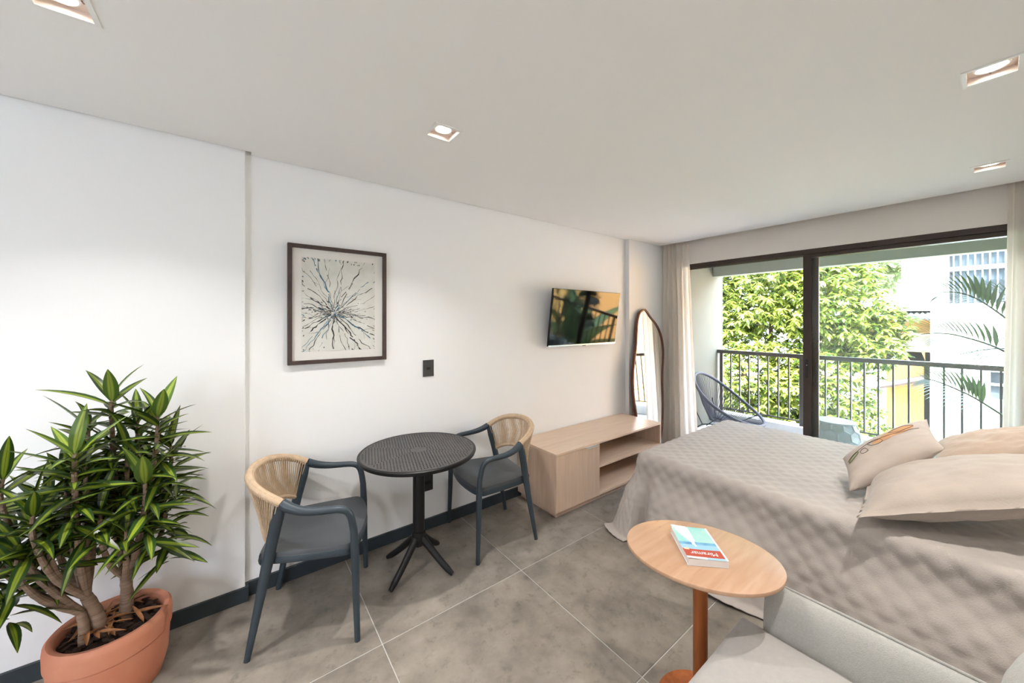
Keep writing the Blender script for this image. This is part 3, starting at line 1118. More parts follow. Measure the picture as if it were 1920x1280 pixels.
for fx, fy in feet_w:
    dx, dy = fx - tb_c[0], fy - tb_c[1]
    l = hypot(dx, dy)
    ux, uy = dx / l, dy / l
    L = 0.225
    path = bez((ux * 0.015, uy * 0.015, 0.185), (ux * 0.05, uy * 0.05, 0.17), (ux * 0.11, uy * 0.11, 0.09), (ux * L, uy * L, 0.013), 12)
    lg = MB().tube(path, [0.026, 0.024, 0.022, 0.021, 0.0205, 0.020, 0.0195, 0.019, 0.0185, 0.018, 0.017, 0.012], 12)
    build(lg, 'foot', M['black_plastic'], bt, smooth=True, angle=60)
for ch in bt.children:
    if ch.name.split('.')[0] in ('tabletop',):
        ch.rotation_euler = (0, 0, radians(15))


# ================================================================== ARMCHAIRS
def make_chair(label, loc, rotz):
    t = thing('rope_back_armchair', label, 'chair', loc, rotz, group='rope-back armchairs at the bistro table')
    # seat shell
    def seat_outline():
        p = [(-0.185, 0.165), (-0.188, -0.165), (-0.165, -0.195), (-0.05, -0.222), (0.12, -0.240), (0.185, -0.235),
             (0.222, -0.16), (0.240, 0.0), (0.222, 0.16), (0.185, 0.235), (0.12, 0.240), (-0.05, 0.222), (-0.165, 0.195)]
        return spline([(a, b, 0) for a, b in p], 4, True)
    ol = seat_outline()
    n = len(ol)
    s = MB()
    rings = [(1.0, 0.405), (1.0, 0.428), (0.985, 0.437), (0.93, 0.438), (0.6, 0.432), (0.3, 0.429)]
    for sc, z in rings:
        s.v += [(p.x * sc, p.y * sc, z) for p in ol]
    for r_ in range(len(rings) - 1):
        for i in range(n):
            j = (i + 1) % n
            s.f.append((r_ * n + i, r_ * n + j, (r_ + 1) * n + j, (r_ + 1) * n + i))
            s.mi.append(0)
    s.f.append(tuple((len(rings) - 1) * n + i for i in range(n)))
    s.mi.append(0)
    s.v += [(p.x * 0.93, p.y * 0.93, 0.407) for p in ol]
    b0 = len(s.v) - n
    for i in range(n):
        j = (i + 1) % n
        s.f.append((b0 + i, b0 + j, j, i))
        s.mi.append(0)
    s.f.append(tuple(b0 + i for i in reversed(range(n))))
    s.mi.append(0)
    build(s, 'seat', M['seat'], t, smooth=True)
    ap = MB()
    ap.tube([(p.x * 0.975, p.y * 0.975, 0.405) for p in ol], 0.020, 8, closed=True, flat=0.45)
    build(ap, 'seat_apron', M['navy'], t, smooth=True)
    for sy in (-1, 1):
        # front leg straight up to the arm bend
        fl = [(0.218, sy * 0.262, 0.0), (0.212, sy * 0.258, 0.2), (0.207, sy * 0.255, 0.40), (0.203, sy * 0.257, 0.50), (0.196, sy * 0.262, 0.545)]
        build(MB().tube(fl, [0.0125, 0.0150, 0.0185, 0.0165, 0.0160], 12), 'leg', M['navy'], t, smooth=True, angle=60)
        ar = bez((0.196, sy * 0.262, 0.545), (0.186, sy * 0.267, 0.605), (0.172, sy * 0.270, 0.618), (0.10, sy * 0.271, 0.620), 9)
        ar += bez((0.10, sy * 0.271, 0.620), (0.03, sy * 0.272, 0.622), (-0.03, sy * 0.266, 0.628), (-0.085, sy * 0.245, 0.665), 9)[1:]
        build(MB().tube(ar, [0.0160] * 9 + [0.0165, 0.017, 0.018, 0.019, 0.020, 0.021, 0.022, 0.022], 12), 'armrest', M['navy'], t, smooth=True, angle=60)
        rl = [(-0.222, sy * 0.222, 0.0), (-0.185, sy * 0.219, 0.20), (-0.150, sy * 0.216, 0.39), (-0.128, sy * 0.224, 0.50), (-0.105, sy * 0.236, 0.60), (-0.090, sy * 0.243, 0.668)]
        build(MB().tube(rl, [0.0125, 0.0170, 0.0225, 0.0235, 0.0245, 0.0200], 12, flat=0.72, up=(1, 0, 0)), 'leg', M['navy'], t, smooth=True, angle=60)
    # rope wrapped rails
    top = bez((-0.090, 0.243, 0.668), (-0.20, 0.235, 0.735), (-0.262, 0.13, 0.750), (-0.268, 0.0, 0.750), 16)
    top = top + [(x, -y, z) for x, y, z in reversed(top[:-1])]
    low = bez((-0.135, 0.222, 0.490), (-0.17, 0.19, 0.520), (-0.205, 0.10, 0.560), (-0.210, 0.0, 0.560), 16)
    low = low + [(x, -y, z) for x, y, z in reversed(low[:-1])]
    build(MB().tube(top, 0.0185, 12), 'top_rail', M['rope'], t, smooth=True)
    build(MB().tube(low, 0.0135, 10), 'lower_rail', M['rope'], t, smooth=True)

    def at(path, u):
        f = u * (len(path) - 1)
        i = min(int(f), len(path) - 2)
        return Vector(path[i]).lerp(Vector(path[i + 1]), f - i)
    rw = MB()
    # binding turns on the rails
    for path, rr, cnt in ((top, 0.0188, 110), (low, 0.0138, 70)):
        pp = []
        for k in range(cnt * 6):
            u = k / (cnt * 6 - 1)
            p = at(path, u)
            q = at(path, min(1, u + 0.01)) - at(path, max(0, u - 0.01))
            q.normalize()
            n1 = q.cross(Vector((0, 0, 1))).normalized()
            n2 = q.cross(n1)
            a = 2 * pi * k / 6
            pp.append(p + (n1 * cos(a) + n2 * sin(a)) * rr)
        rw.tube(pp, 0.0016, 4, cap=False)
    NC = 54
    for k in range(NC):
        u = (k + 0.5) / NC
        for lay in (-1, 1):
            u2 = u + (0.008 if lay > 0 else -0.002)
            a = at(top, min(0.995, max(0.005, u)))
            b = at(low, min(0.995, max(0.005, u2)))
            d = Vector((a.x + 0.02, a.y, 0)).normalized()
            m1 = a + d * 0.017 * lay
            m2 = b + d * 0.012 * lay
            rw.tube([m1, m1.lerp(m2, 0.5) - d * 0.003 * lay, m2], 0.0024, 5, cap=False)
    build(rw, 'woven_cord', M['rope'], t, smooth=True, kind='stuff')
    return t


ch1 = make_chair('rope-back armchair left of the bistro table, nearest the potted plant', (0.303, 2.066, 0), radians(-18.7))
ch2 = copy_tree(ch1)
ch2['label'] = 'rope-back armchair right of the bistro table, against the low cabinet'
ch2.location = (1.386, 2.087, 0)
ch2.rotation_euler = (0, 0, radians(172))

# ================================================================== SIDE TABLE AND BOOK
SZ = 0.60
stc = Vector((1.366, 0.652))
st = thing('side_table', 'oval honey-coloured wooden side table on single post', 'table', (stc.x, stc.y, 0))
ang = radians(-60)
ov = []
for k in range(72):
    a = 2 * pi * k / 72
    x, y = 0.262 * cos(a), 0.203 * sin(a)
    ov.append((x * cos(ang) - y * sin(ang), x * sin(ang) + y * cos(ang)))
build(MB().prism(ov, SZ - 0.014, SZ), 'tabletop', M['table_wood'], st, bevel=0.003, smooth=True)
build(MB().prism([(0.025 * cos(2 * pi * k / 28), 0.025 * sin(2 * pi * k / 28)) for k in range(28)], 0.018, SZ - 0.014), 'post', M['pole_wood'], st, smooth=True)
build(MB().lathe([(0.0001, SZ - 0.024), (0.07, SZ - 0.024), (0.075, SZ - 0.014)], 32), 'top_plate', M['pole_wood'], st)
build(MB().lathe([(0.0001, 0.0), (0.148, 0.0), (0.15, 0.003), (0.15, 0.014), (0.146, 0.018), (0.0001, 0.018)], 56), 'base', M['pole_wood'], st, smooth=True)

bkp = Vector((1.25, 0.64))
e_w = Vector((1.351 - 1.25, 0.542 - 0.64, 0)).normalized()
BW, BL, BH = 0.135, 0.198, 0.026
book = thing('paperback_book', 'paperback with teal, blue and brick-red cover lying on the oval side table', 'book', (1.252, 0.640, SZ + 0.0005), atan2(e_w.y, e_w.x))
# local x = width (near edge), local y = length away from the viewer
build(MB().box(0.002, 0.001, 0.0015, BW - 0.001, BL - 0.002, BH - 0.003), 'page_block', M['book_paper'], book)
build(MB().box(-0.001, 0, 0, BW, BL, 0.0014), 'back_cover', M['book_white'], book)
build(MB().box(BW - 0.0012, 0, 0, BW, BL, BH), 'spine', M['book_white'], book)


def cover_pt(u, v, dz=0.0):
    # slightly curled front cover: free edge (u=0) lifts at both ends
    lift = 0.010 * (1 - u) ** 2 * (0.35 + 0.65 * abs(2 * v - 1) ** 1.5) + 0.0015
    return (u * BW - 0.001 * (1 - u), v * BL, BH - 0.0028 + lift * (0.4 + 0.6 * v) + dz)


cv = MB()
NU, NV = 24, 36
cv.v = [cover_pt(i / NU, j / NV) for j in range(NV + 1) for i in range(NU + 1)] + [cover_pt(i / NU, j / NV, -0.0005) for j in range(NV + 1) for i in range(NU + 1)]
base2 = (NU + 1) * (NV + 1)
for j in range(NV):
    for i in range(NU):
        a = j * (NU + 1) + i
        u, v = (i + .5) / NU, (j + .5) / NV
        if u > 0.965: mi = 2
        elif v < 0.05: mi = 2 if u < .5 else 1
        elif v < 0.27: mi = 0
        elif v < 0.43: mi = 1
        elif v < 0.49: mi = 3
        else: mi = 4
        # white sail-like shape
        if v > 0.33 and abs(u - (0.42 - (v - 0.33) * 0.28)) < 0.30 * (v - 0.33) * (1.25 if v < .8 else 1.9 - 0.9 * v / 1.0):
            mi = 2 if u < 0.965 else mi
        if (u - 0.10) ** 2 / 0.005 + (v - 0.28) ** 2 / 0.0013 < 1: mi = 5
        cv.f.append((a, a + 1, a + NU + 2, a + NU + 1)); cv.mi.append(mi)
        cv.f.append((base2 + a + NU + 1, base2 + a + NU + 2, base2 + a + 1, base2 + a)); cv.mi.append(2)
build(cv, 'front_cover', [M['book_red'], M['book_blue'], M['book_white'], M['book_navy'], M['book_teal'], M['book_sand']], book)


def text_mesh(body, size, depth=0.0001):
    cu = bpy.data.curves.new('lettering', 'FONT')
    cu.body = body
    cu.size = size
    cu.extrude = depth
    cu.align_x = 'CENTER'
    cu.align_y = 'CENTER'
    to = bpy.data.objects.new('tmp_text', cu)
    COL.objects.link(to)
    bpy.context.view_layer.update()
    dg = bpy.context.evaluated_depsgraph_get()
    me = bpy.data.meshes.new_from_object(to.evaluated_get(dg))
    bpy.data.objects.remove(to)
    bpy.data.curves.remove(cu)
    return me


tm = text_mesh('Miramar', 0.027)
for v in tm.vertices:
    x, y = -v.co.x, -v.co.y          # turned half round: reads from the far side
    lx, ly = x + 0.066, y + 0.032
    p = cover_pt(min(1, max(0, lx / BW)), min(1, max(0, ly / BL)))
    v.co = (lx, ly, p[2] + 0.0004 + (0.0001 if v.co.z > 0 else 0))
tm.materials.clear()
tm.materials.append(M['book_white'])
link('title_lettering', tm, book)

# ================================================================== BED
BX0, BX1, BY0, BY1, BZ = 2.255, 3.58, -0.50, 1.455, 0.546
bed = thing('bed', 'double bed beneath the taupe bedspread', 'bed', ((BX0 + BX1) / 2, (BY0 + BY1) / 2, 0))
w2, l2 = (BX1 - BX0) / 2, (BY1 - BY0) / 2
build(MB().box(-w2 + .01, -l2, 0.10, w2 - .01, l2 - .01, 0.32), 'base', M['bedbase'], bed, bevel=0.01)
build(MB().box(-w2 + .012, -l2, 0.322, w2 - .012, l2 - .012, BZ - 0.012), 'mattress', M['mattress'], bed, bevel=0.03, bseg=3, smooth=True)
for sx in (-1, 1):
    for sy in (-1, 1):
        build(MB().lathe([(0.0001, 0), (0.022, 0), (0.028, 0.1), (0.0001, 0.1)], 16, sx * (w2 - 0.1), sy * (l2 - 0.12)), 'leg', M['black'], bed, smooth=True)

La, Lb, Lf = 0.63, 0.50, 0.56
W, LY = BX1 - BX0, BY1 - BY0


def sstep(a, b, x):
    t = max(0, min(1, (x - a) / (b - a)))
    return t * t * (3 - 2 * t)


def spread(a, b):
    """a across (negative = near overhang), b along (> LY = foot overhang)"""
    ca, cb_ = min(max(a, 0), W), min(b, LY)
    da, db = a - ca, b - cb_
    qs = 0.047
    p, q_ = (a + b) / qs, (a - b) / qs
    quilt = (abs(sin(pi * p / 2)) * abs(sin(pi * q_ / 2))) ** 0.8 * 0.0080
    seam = 0.0
    for s_ in (-0.36, 0.30, 0.66, 1.02):
        seam -= 0.0035 * math.exp(-((a - s_) / 0.006) ** 2)
    wr = 0.006 * noise.noise((a * 2.2, b * 1.6, 1.3)) + 0.003 * noise.noise((a * 7, b * 3, 4.1))
    x, y, z = BX0 + ca, BY0 + cb_, BZ
    hgt = quilt + seam
    if da == 0 and db == 0:
        edge = min(a, W - a, LY - b)
        return (x, y, z + hgt * 0.7 + wr * min(1, max(0, edge / 0.1)))
    aa, bb = abs(da), abs(db)
    r = max(aa, bb)
    phi = atan2(bb, aa)                       # 0 = near side, pi/2 = foot
    sx = -1 if da < 0 else 1
    rho = 0.055
    r0 = rho * pi / 2
    if da < 0:
        far = 0
        # position along the near hem measured from the foot corner
        w = (LY - cb_)
        al = 0.36 + 0.10 * sin(w * 5.2 + 0.4) + 0.05 * sin(w * 11 + 1)
        al = al * (0.65 + 0.35 * sstep(0.0, 0.4, w)) if phi < 0.01 else al
        if phi >= 0.01:
            k = phi / (pi / 2)
            al_near = 0.36 + 0.10 * sin(0.4) + 0.05 * sin(1)
            al_near *= 0.65
            al = al_near * (1 - k) + 0.10 * k + 0.15 * sin(k * pi) ** 1.2
        al -= 0.26 * math.exp(-((w - 0.055) / 0.04) ** 2) if phi < 0.01 else 0
    else:
        al = 0.08 if phi < 0.01 else 0.10
        w = 0
    if phi > pi / 2 - 0.01:
        al = 0.10 + 0.04 * sin(ca * 9)
    dirx, diry = cos(phi) * sx, sin(phi)
    if r < r0:
        out = rho * sin(r / rho) 
        drop = rho * (1 - cos(r / rho))
    else:
        al_e = al * sstep(r0, r0 + 0.22, r)
        out = rho + (r - r0) * sin(al_e)
        drop = rho + (r - r0) * cos(al_e)
    zz = BZ - drop
    kk = min(1.0, r / r0) * pi / 2
    zmin = 0.012 + 0.012 * (1 + sin(b * 7 + a * 5))
    if zz < zmin:
        out += (zmin - zz) * 0.8
        zz = zmin + 0.0 * (zmin - zz)
    out += (hgt + wr * 1.5) * sin(kk)
    zz += (hgt * 0.7) * cos(kk)
    return (x + dirx * (out + 0.0), y + diry * out, zz)


st_ = 0.0122
na = int((La + W + Lb) / st_)
nb_ = int((LY + Lf) / st_)
sp = MB()
sp.grid(lambda u, v: spread(-La + u * (La + W + Lb), v * (LY + Lf)), na, nb_)
bs_ = build(sp, 'bedspread', M['linen'], smooth=True, angle=180, label='taupe quilted bedspread draped over the double bed down to the floor', category='bedspread')
sol = bs_.modifiers.new('thickness', 'SOLIDIFY')
sol.thickness = 0.004
sol.offset = -1


# ------------------------------------------------------------------ pillows
def pillow_mesh(origin, e1, e2, thick, name, mt, n=44, flange=0.0, seed=0, pinch=0.07, wrinkle=0.006):
    o = Vector(origin)
    e1, e2 = Vector(e1), Vector(e2)
    nv = e1.cross(e2).normalized()
    if nv.z < 0:
        nv = -nv
    mb = MB()

    def pt(u, v, s):
        a, b = 2 * u - 1, 2 * v - 1
        fa, fb = (abs(a) - 0) / (1 - flange), abs(b) / (1 - flange)
        h_ = 0.0 if max(abs(a), abs(b)) > 0.985 else (0.035 if flange else 0.0)
        if fa < 1 and fb < 1:
            h_ = h_ + (1 - fa ** 2.6) ** 0.55 * (1 - fb ** 2.6) ** 0.55
        pa = a * (1 - pinch * (1 - b * b) * abs(a))
        pb = b * (1 - pinch * (1 - a * a) * abs(b))
        p = o + e1 * ((pa + 1) / 2) + e2 * ((pb + 1) / 2)
        wv = noise.noise((a * 3 + seed, b * 3, s * 2.0)) * 1.2 + noise.noise((a * 8 + seed, b * 7, s * 5.0)) * 0.6
        # creases pulling toward the corners
        cr = sin((a * b) * 14 + seed) * 0.35 * (abs(a * b))
        return p + nv * (s * thick * 0.5 * h_ + (wv + cr) * wrinkle * (0.3 + h_))
    for s in (1, -1):
        mb.grid(lambda u, v: pt(u, v, s), n, n)
    if True:
        me = mb.mesh(name, mt)
        bm = bmesh.new()
        bm.from_mesh(me)
        bmesh.ops.remove_doubles(bm, verts=bm.verts[:], dist=0.0004)
        bmesh.ops.recalc_face_normals(bm, faces=bm.faces[:])
        bm.to_mesh(me)
        bm.free()
        me.polygons.foreach_set('use_smooth', [True] * len(me.polygons))
    return me, pt


def pillow(label, origin, e1, e2, thick, mt, name='pillow', cat='pillow', group=None, **kw):
    c = Vector(origin) + Vector(e1) / 2 + Vector(e2) / 2
    o2 = Vector(origin) - c
    me, pt = pillow_mesh(o2, e1, e2, thick, name, mt, **kw)
    o = link(name, me, None, loc=c, label=label, category=cat)
    if group:
        o['group'] = group
    return o, pt


pillow('beige linen pillow nearest the sofa, its flanged corner on the bedspread', (2.14, 0.35, 0.600), (0.60, 0.06, 0.02), (0.34, -0.62, 0.20), 0.19, M['pillow'],
       flange=0.06, seed=2, group='bed pillows', wrinkle=0.006, pinch=0.05)
pillow('sand-coloured linen pillow behind the others, nearest the sliding door', (2.93, 0.19, 0.665), (0.56, 0.02, 0.02), (0.06, -0.50, 0.20), 0.17, M['pillow_tan'],
       flange=0.03, seed=9, group='bed pillows', wrinkle=0.010)

CO, CE1, CE2 = (2.46, 0.43, 0.590), (0.30, 0.08, 0.080), (0.33, -0.30, 0.235)
cu_, cpt = pillow('cream cushion printed with peach and sage leaves, propped on the pillows', CO, CE1, CE2, 0.15, M['cushion'],
                  name='decorative_cushion', cat='cushion', seed=5, pinch=0.06, wrinkle=0.004)


def on_cushion(pts, mi_mat, name, lift=0.0012):
    mb = MB()
    n = len(pts)
    c = (sum(p[0] for p in pts) / n, sum(p[1] for p in pts) / n)
    rings = 9
    vs = [cpt(c[0], c[1], 1)]
    for r_ in range(1, rings + 1):
        for p in pts:
            k = r_ / rings
            vs.append(cpt(c[0] + (p[0] - c[0]) * k, c[1] + (p[1] - c[1]) * k, 1))
    vs = [v + Vector((0, 0, lift)) for v in vs]
    fs = [(0, 1 + i, 1 + (i + 1) % n) for i in range(n)]
    for r_ in range(rings - 1):
        for i in range(n):
            j = (i + 1) % n
            fs.append((1 + r_ * n + i, 1 + (r_ + 1) * n + i, 1 + (r_ + 1) * n + j, 1 + r_ * n + j))
    mb.add(vs, fs)
    build(mb, name, mi_mat, cu_, smooth=True, angle=180)


def blob(cu, cv_, ru, rv, rot, k=0.12, seed=0, n=28):
    rnd = random.Random(seed)
    ph = rnd.uniform(0, 6)
    out = []
    for i in range(n):
        a = 2 * pi * i / n
        r_ = 1 + k * sin(2 * a + ph)
        x, y = ru * r_ * cos(a), rv * r_ * sin(a)
        out.append((cu + x * cos(rot) - y * sin(rot), cv_ + x * sin(rot) + y * cos(rot)))
    return out


on_cushion(blob(0.60, 0.62, 0.10, 0.26, radians(-6), seed=1), M['peach'], 'peach_leaf_print')
on_cushion(blob(0.54, 0.14, 0.085, 0.085, radians(-10), seed=2), M['sage'], 'sage_leaf_print')
ln = MB()


def cline(pts, w=0.0011):
    pp = [cpt(a, b, 1) + Vector((0, 0, 0.002)) for a, b in pts]
    ln.tube(pp, w, 4, cap=False)


cline([(0.58 + 0.03 * sin(t * 5), 0.05 + 0.85 * t) for t in [k / 24 for k in range(25)]])
for c0, r1, r2, ro in (((0.56, 0.42), 0.07, 0.09, 0.3), ((0.48, 0.28), 0.05, 0.05, 0.8), ((0.53, 0.14), 0.055, 0.06, -0.4), ((0.66, 0.72), 0.05, 0.14, 0.2)):
    cline(blob(c0[0], c0[1], r1, r2, ro, k=0.25, seed=int(r2 * 100)) + blob(c0[0], c0[1], r1, r2, ro, k=0.25, seed=int(r2 * 100))[:1])
build(ln, 'line_drawing', M['line_ink'], cu_, kind='stuff')

# ================================================================== SOFA
sofa = thing('sofa', 'light grey woven fabric sofa in the near right corner', 'sofa', (0.95, 0.0, 0))
# local x = world x - .95


def rbox(x0, y0, z0, x1, y1, z1, r, seg=3):
    mb = MB().box(x0, y0, z0, x1, y1, z1)
    return mb, r, seg


def soft(name, mb, mt, parent, r, **kw):
    return build(mb, name, mt, parent, smooth=True, bevel=r, bseg=4, angle=60, **kw)


soft('base', MB().box(-0.80, -0.48, 0.07, 0.545, 0.475, 0.255), M['sofa'], sofa, 0.012)


def seat_fn(u, v):
    x = -0.42 + u * 0.905
    y = -0.25 + v * 0.785
    e = min(u, 1 - u) * 0.905
    f_ = min(v, 1 - v) * 0.785
    zz = 0.395 + 0.030 * (1 - math.exp(-e / 0.05)) * (1 - math.exp(-f_ / 0.05)) + 0.004 * noise.noise((u * 5, v * 5, 2))
    return (x, y, zz)


sc_ = MB().grid(seat_fn, 40, 40)
n40 = 40
loop = [i for i in range(n40)] + [j * n40 + n40 - 1 for j in range(1, n40)] + [(n40 - 1) * n40 + i for i in range(n40 - 2, -1, -1)] + [j * n40 for j in range(n40 - 2, 0, -1)]
b0 = len(sc_.v)
for i in loop:
    x, y, z = sc_.v[i]
    sc_.v.append((x, y, 0.258))
for k in range(len(loop)):
    k2 = (k + 1) % len(loop)
    sc_.f.append((loop[k], b0 + k, b0 + k2, loop[k2]))
    sc_.mi.append(0)
build(sc_, 'seat_cushion', M['sofa_seat'], sofa, smooth=True, angle=70)
# arm: slanted padded inner face, piping on the outer top edge
arm_prof = [(0.560, 0.07), (0.560, 0.520), (0.556, 0.532), (0.545, 0.537), (0.528, 0.532), (0.512, 0.512), (0.500, 0.485), (0.492, 0.45), (0.487, 0.40), (0.485, 0.07)]
am = MB()
ys = [-0.48, -0.2, 0.1, 0.3, 0.44, 0.465, 0.475]
scl = [1, 1, 1, 1, 1, 0.9, 0.75]
n = len(arm_prof)
for yy, k in zip(ys, scl):
    for (x, z) in arm_prof:
        am.v.append((0.5225 + (x - 0.5225) * k, yy, z if z < 0.3 else 0.537 - (0.537 - z) - (1 - k) * 0.03))
for i in range(len(ys) - 1):
    for j in range(n):
        j2 = (j + 1) % n
        am.f.append((i * n + j, i * n + j2, (i + 1) * n + j2, (i + 1) * n + j))
        am.mi.append(0)
am.f.append(tuple(range(n)))
am.mi.append(0)
am.f.append(tuple((len(ys) - 1) * n + j for j in reversed(range(n))))
am.mi.append(0)
build(am, 'armrest', M['sofa'], sofa, smooth=True, angle=50)
build(MB().tube([(0.552, -0.48, 0.539), (0.552, 0.3, 0.539), (0.552, 0.455, 0.536), (0.55, 0.472, 0.52)], 0.004, 8), 'piping', M['sofa'], sofa, smooth=True)
am2 = MB()
am2.v = [(-x - 0.26, y, z) for x, y, z in am.v]
am2.f = [tuple(reversed(f)) for f in am.f]
am2.mi = am.mi[:]
build(am2, 'armrest', M['sofa'], sofa, smooth=True, angle=50)
soft('backrest', MB().box(-0.80, -0.60, 0.07, 0.545, -0.48, 0.72), M['sofa'], sofa, 0.03)


def back_cushion(x0, x1):
    me, pt = pillow_mesh((x0, -0.055, 0.42), (x1 - x0, 0, 0), (0, -0.16, 0.46), 0.26, 'back_cushion', M['sofa'], pinch=0.02, seed=x0, wrinkle=0.004)
    link('back_cushion', me, sofa)


back_cushion(0.0, 0.50)
back_cushion(-0.46, -0.01)
for sx in (-0.72, 0.48):
    for sy in (-0.40, 0.40):
        build(MB().lathe([(0.0001, 0), (0.015, 0), (0.02, 0.07), (0.0001, 0.07)], 14, sx, sy), 'leg', M['black'], sofa)

# ================================================================== POTTED DRACAENA
PC = Vector((-0.405, 2.115, 0))
PH, PR = 0.275, 0.174
pl = thing('potted_dracaena', 'bushy yellow-striped dracaena in a wide terracotta pot beside the left wall', 'plant', PC)
pp = [(0.0001, 0.0), (PR - 0.040, 0.0), (PR - 0.030, 0.010), (PR - 0.012, 0.08), (PR - 0.0065, PH - 0.088), (PR - 0.0100, PH - 0.085), (PR - 0.0015, PH - 0.081), (PR, PH - 0.030), (PR - 0.002, PH - 0.010), (PR - 0.010, PH),
      (PR - 0.022, PH - 0.001), (PR - 0.030, PH - 0.008), (PR - 0.033, PH - 0.06), (PR - 0.045, 0.05), (0.0001, 0.05)]
build(MB().lathe(pp, 72), 'pot', M['terracotta'], pl, smooth=True, angle=50)
sz = PH - 0.036


def soil_fn(u, v):
    r_ = v * (PR - 0.033)
    a = u * 2 * pi
    x, y = r_ * cos(a), r_ * sin(a)
    return (x, y, sz - 0.004 + 0.008 * noise.noise((x * 22, y * 22, 0)))


build(MB().grid(soil_fn, 40, 12, closed_u=True), 'soil', M['soil'], pl, smooth=True, kind='stuff')
rnd = random.Random(5)
chips = []
for k in range(8):
    mb = MB()
    nn = 7
    o_ = []
    for i in range(nn):
        a = 2 * pi * i / nn
        o_.append((cos(a) * rnd.uniform(0.7, 1.1), 0.45 * sin(a) * rnd.uniform(0.7, 1.15)))
    mb.v = [(x * 0.85, y * 0.85, -0.10 + rnd.uniform(-.03, .03)) for x, y in o_] + [(x, y, 0.0 + rnd.uniform(-.05, .05)) for x, y in o_] + [(x * 0.8, y * 0.8, 0.12 + rnd.uniform(-.05, .05)) for x, y in o_]
    mb.f = [tuple(reversed(range(nn))), tuple(range(2 * nn, 3 * nn))]
    for r_ in range(2):
        for i in range(nn):
            j = (i + 1) % nn
            mb.f.append((r_ * nn + i, r_ * nn + j, (r_ + 1) * nn + j, (r_ + 1) * nn + i))
    mb.mi = [0] * len(mb.f)
    chips.append(mb.mesh('bark_chip', M['bark']))
for k in range(150):
    r_ = (PR - 0.045) * sqrt(rnd.random())
    a = rnd.uniform(0, 2 * pi)
    s_ = rnd.uniform(0.011, 0.026)
    o = link('bark_chip', rnd.choice(chips), pl, loc=(r_ * cos(a), r_ * sin(a), sz + 0.003 + rnd.uniform(0, 0.016)),
             rot=(rnd.uniform(-0.5, 0.5), rnd.uniform(-0.5, 0.5), rnd.uniform(0, 6.28)))
    o.scale = (s_, s_, s_)
pet = MB()
for k in range(4):
    a = k * pi / 2
    pet.add([(0, 0, 0), (0.008 * cos(a - .5), 0.008 * sin(a - .5), 0.004), (0.014 * cos(a), 0.014 * sin(a), 0.002), (0.008 * cos(a + .5), 0.008 * sin(a + .5), 0.004)], [(0, 1, 2, 3)])
build(pet, 'fallen_petal', M['purple'], pl).location = (-0.035, -0.045, sz + 0.024)


def leaf_mesh(name, L, Wd, mt, droop=0.25, fold=0.25, nseg=7, tipw=0.0):
    mb = MB()
    vs, uv = [], []
    for i in range(nseg + 1):
        t = i / nseg
        w = Wd * 0.5 * (sin(pi * min(1, t ** 0.75)) ** 0.8 * 0.92 + 0.10 * (1 - t)) if t < 1 else 0.0005
        x = L * (t - 0.06 * droop * t * t)
        z = -droop * L * t * t * 0.6 + 0.10 * L * t
        for s_ in (-1, -0.5, 0, 0.5, 1):
            vs.append((x, s_ * w, z + abs(s_) * w * fold))
            uv.append((0.5 + 0.5 * s_, t))
    fs = []
    for i in range(nseg):
        for k in range(4):
            fs.append((i * 5 + k, i * 5 + k + 1, (i + 1) * 5 + k + 1, (i + 1) * 5 + k))
    mb.add(vs, fs, uv)
    return mb.mesh(name, mt, smooth=True, angle=180)


leaf_kinds = []
for (L_, W_, D_) in ((0.165, 0.033, 0.15), (0.175, 0.031, 0.40), (0.145, 0.033, 0.70), (0.130, 0.029, 0.3)):
    leaf_kinds.append((leaf_mesh('leaf', L_, W_, M['dracaena'], D_, 0.30), L_))
young = [(leaf_mesh('leaf', 0.135, 0.036, M['dracaena_light'], 0.15, 0.2), 0.135)]
dry = leaf_mesh('dry_leaf', 0.13, 0.014, M['dry_leaf'], 0.1, 0.6)
# fallen dry leaves on the bark
for k in range(26):
    r_ = (PR - 0.07) * sqrt(rnd.random())
    a = rnd.uniform(0, 2 * pi)
    yaw = rnd.uniform(0, 6.28)
    x0, y0 = r_ * cos(a) - 0.05 * cos(yaw), r_ * sin(a) - 0.05 * sin(yaw)
    o = link('dry_leaf', dry, pl, loc=(x0, y0, sz + 0.026 + rnd.uniform(0, 0.014)), rot=(rnd.uniform(-.5, .5), rnd.uniform(-.12, .1), yaw))
    o.scale = (rnd.uniform(0.7, 1.15),) * 3
# rosette tips in world space: x, y, z, lean dir, count
TIPS = [(-0.394, 2.05, 1.165), (-0.459, 1.93, 1.000), (-0.266, 2.02, 1.085), (-0.287, 1.93, 0.870), (-0.632, 2.00, 0.930),
        (-0.545, 1.92, 0.830), (-0.330, 1.90, 0.700), (-0.445, 2.10, 0.860), (-0.600, 2.00, 0.690), (-0.255, 2.10, 0.700),
        (-0.410, 2.16, 0.960), (-0.575, 2.15, 0.790), (-0.700, 2.06, 0.830), (-0.345, 2.00, 0.960), (-0.240, 2.14, 0.930), (-0.370, 2.02, 0.800), (-0.500, 2.03, 0.900),
        (-0.330, 2.08, 1.060), (-0.470, 2.12, 1.060), (-0.520, 1.96, 0.740), (-0.400, 1.94, 0.780), (-0.300, 2.06, 0.830), (-0.640, 2.10, 0.720), (-0.420, 2.18, 0.820), (-0.300, 2.17, 0.860), (-0.445, 1.98, 0.930)]
BASES = [Vector((-0.425, 2.10, sz)), Vector((-0.470, 2.07, sz)), Vector((-0.375, 2.150, sz)), Vector((-0.40, 2.165, sz))]
FORK = [Vector((-0.462, 2.065, 0.42)), Vector((-0.475, 2.06, 0.37)), Vector((-0.372, 2.135, 0.415)), Vector((-0.385, 2.13, 0.36))]
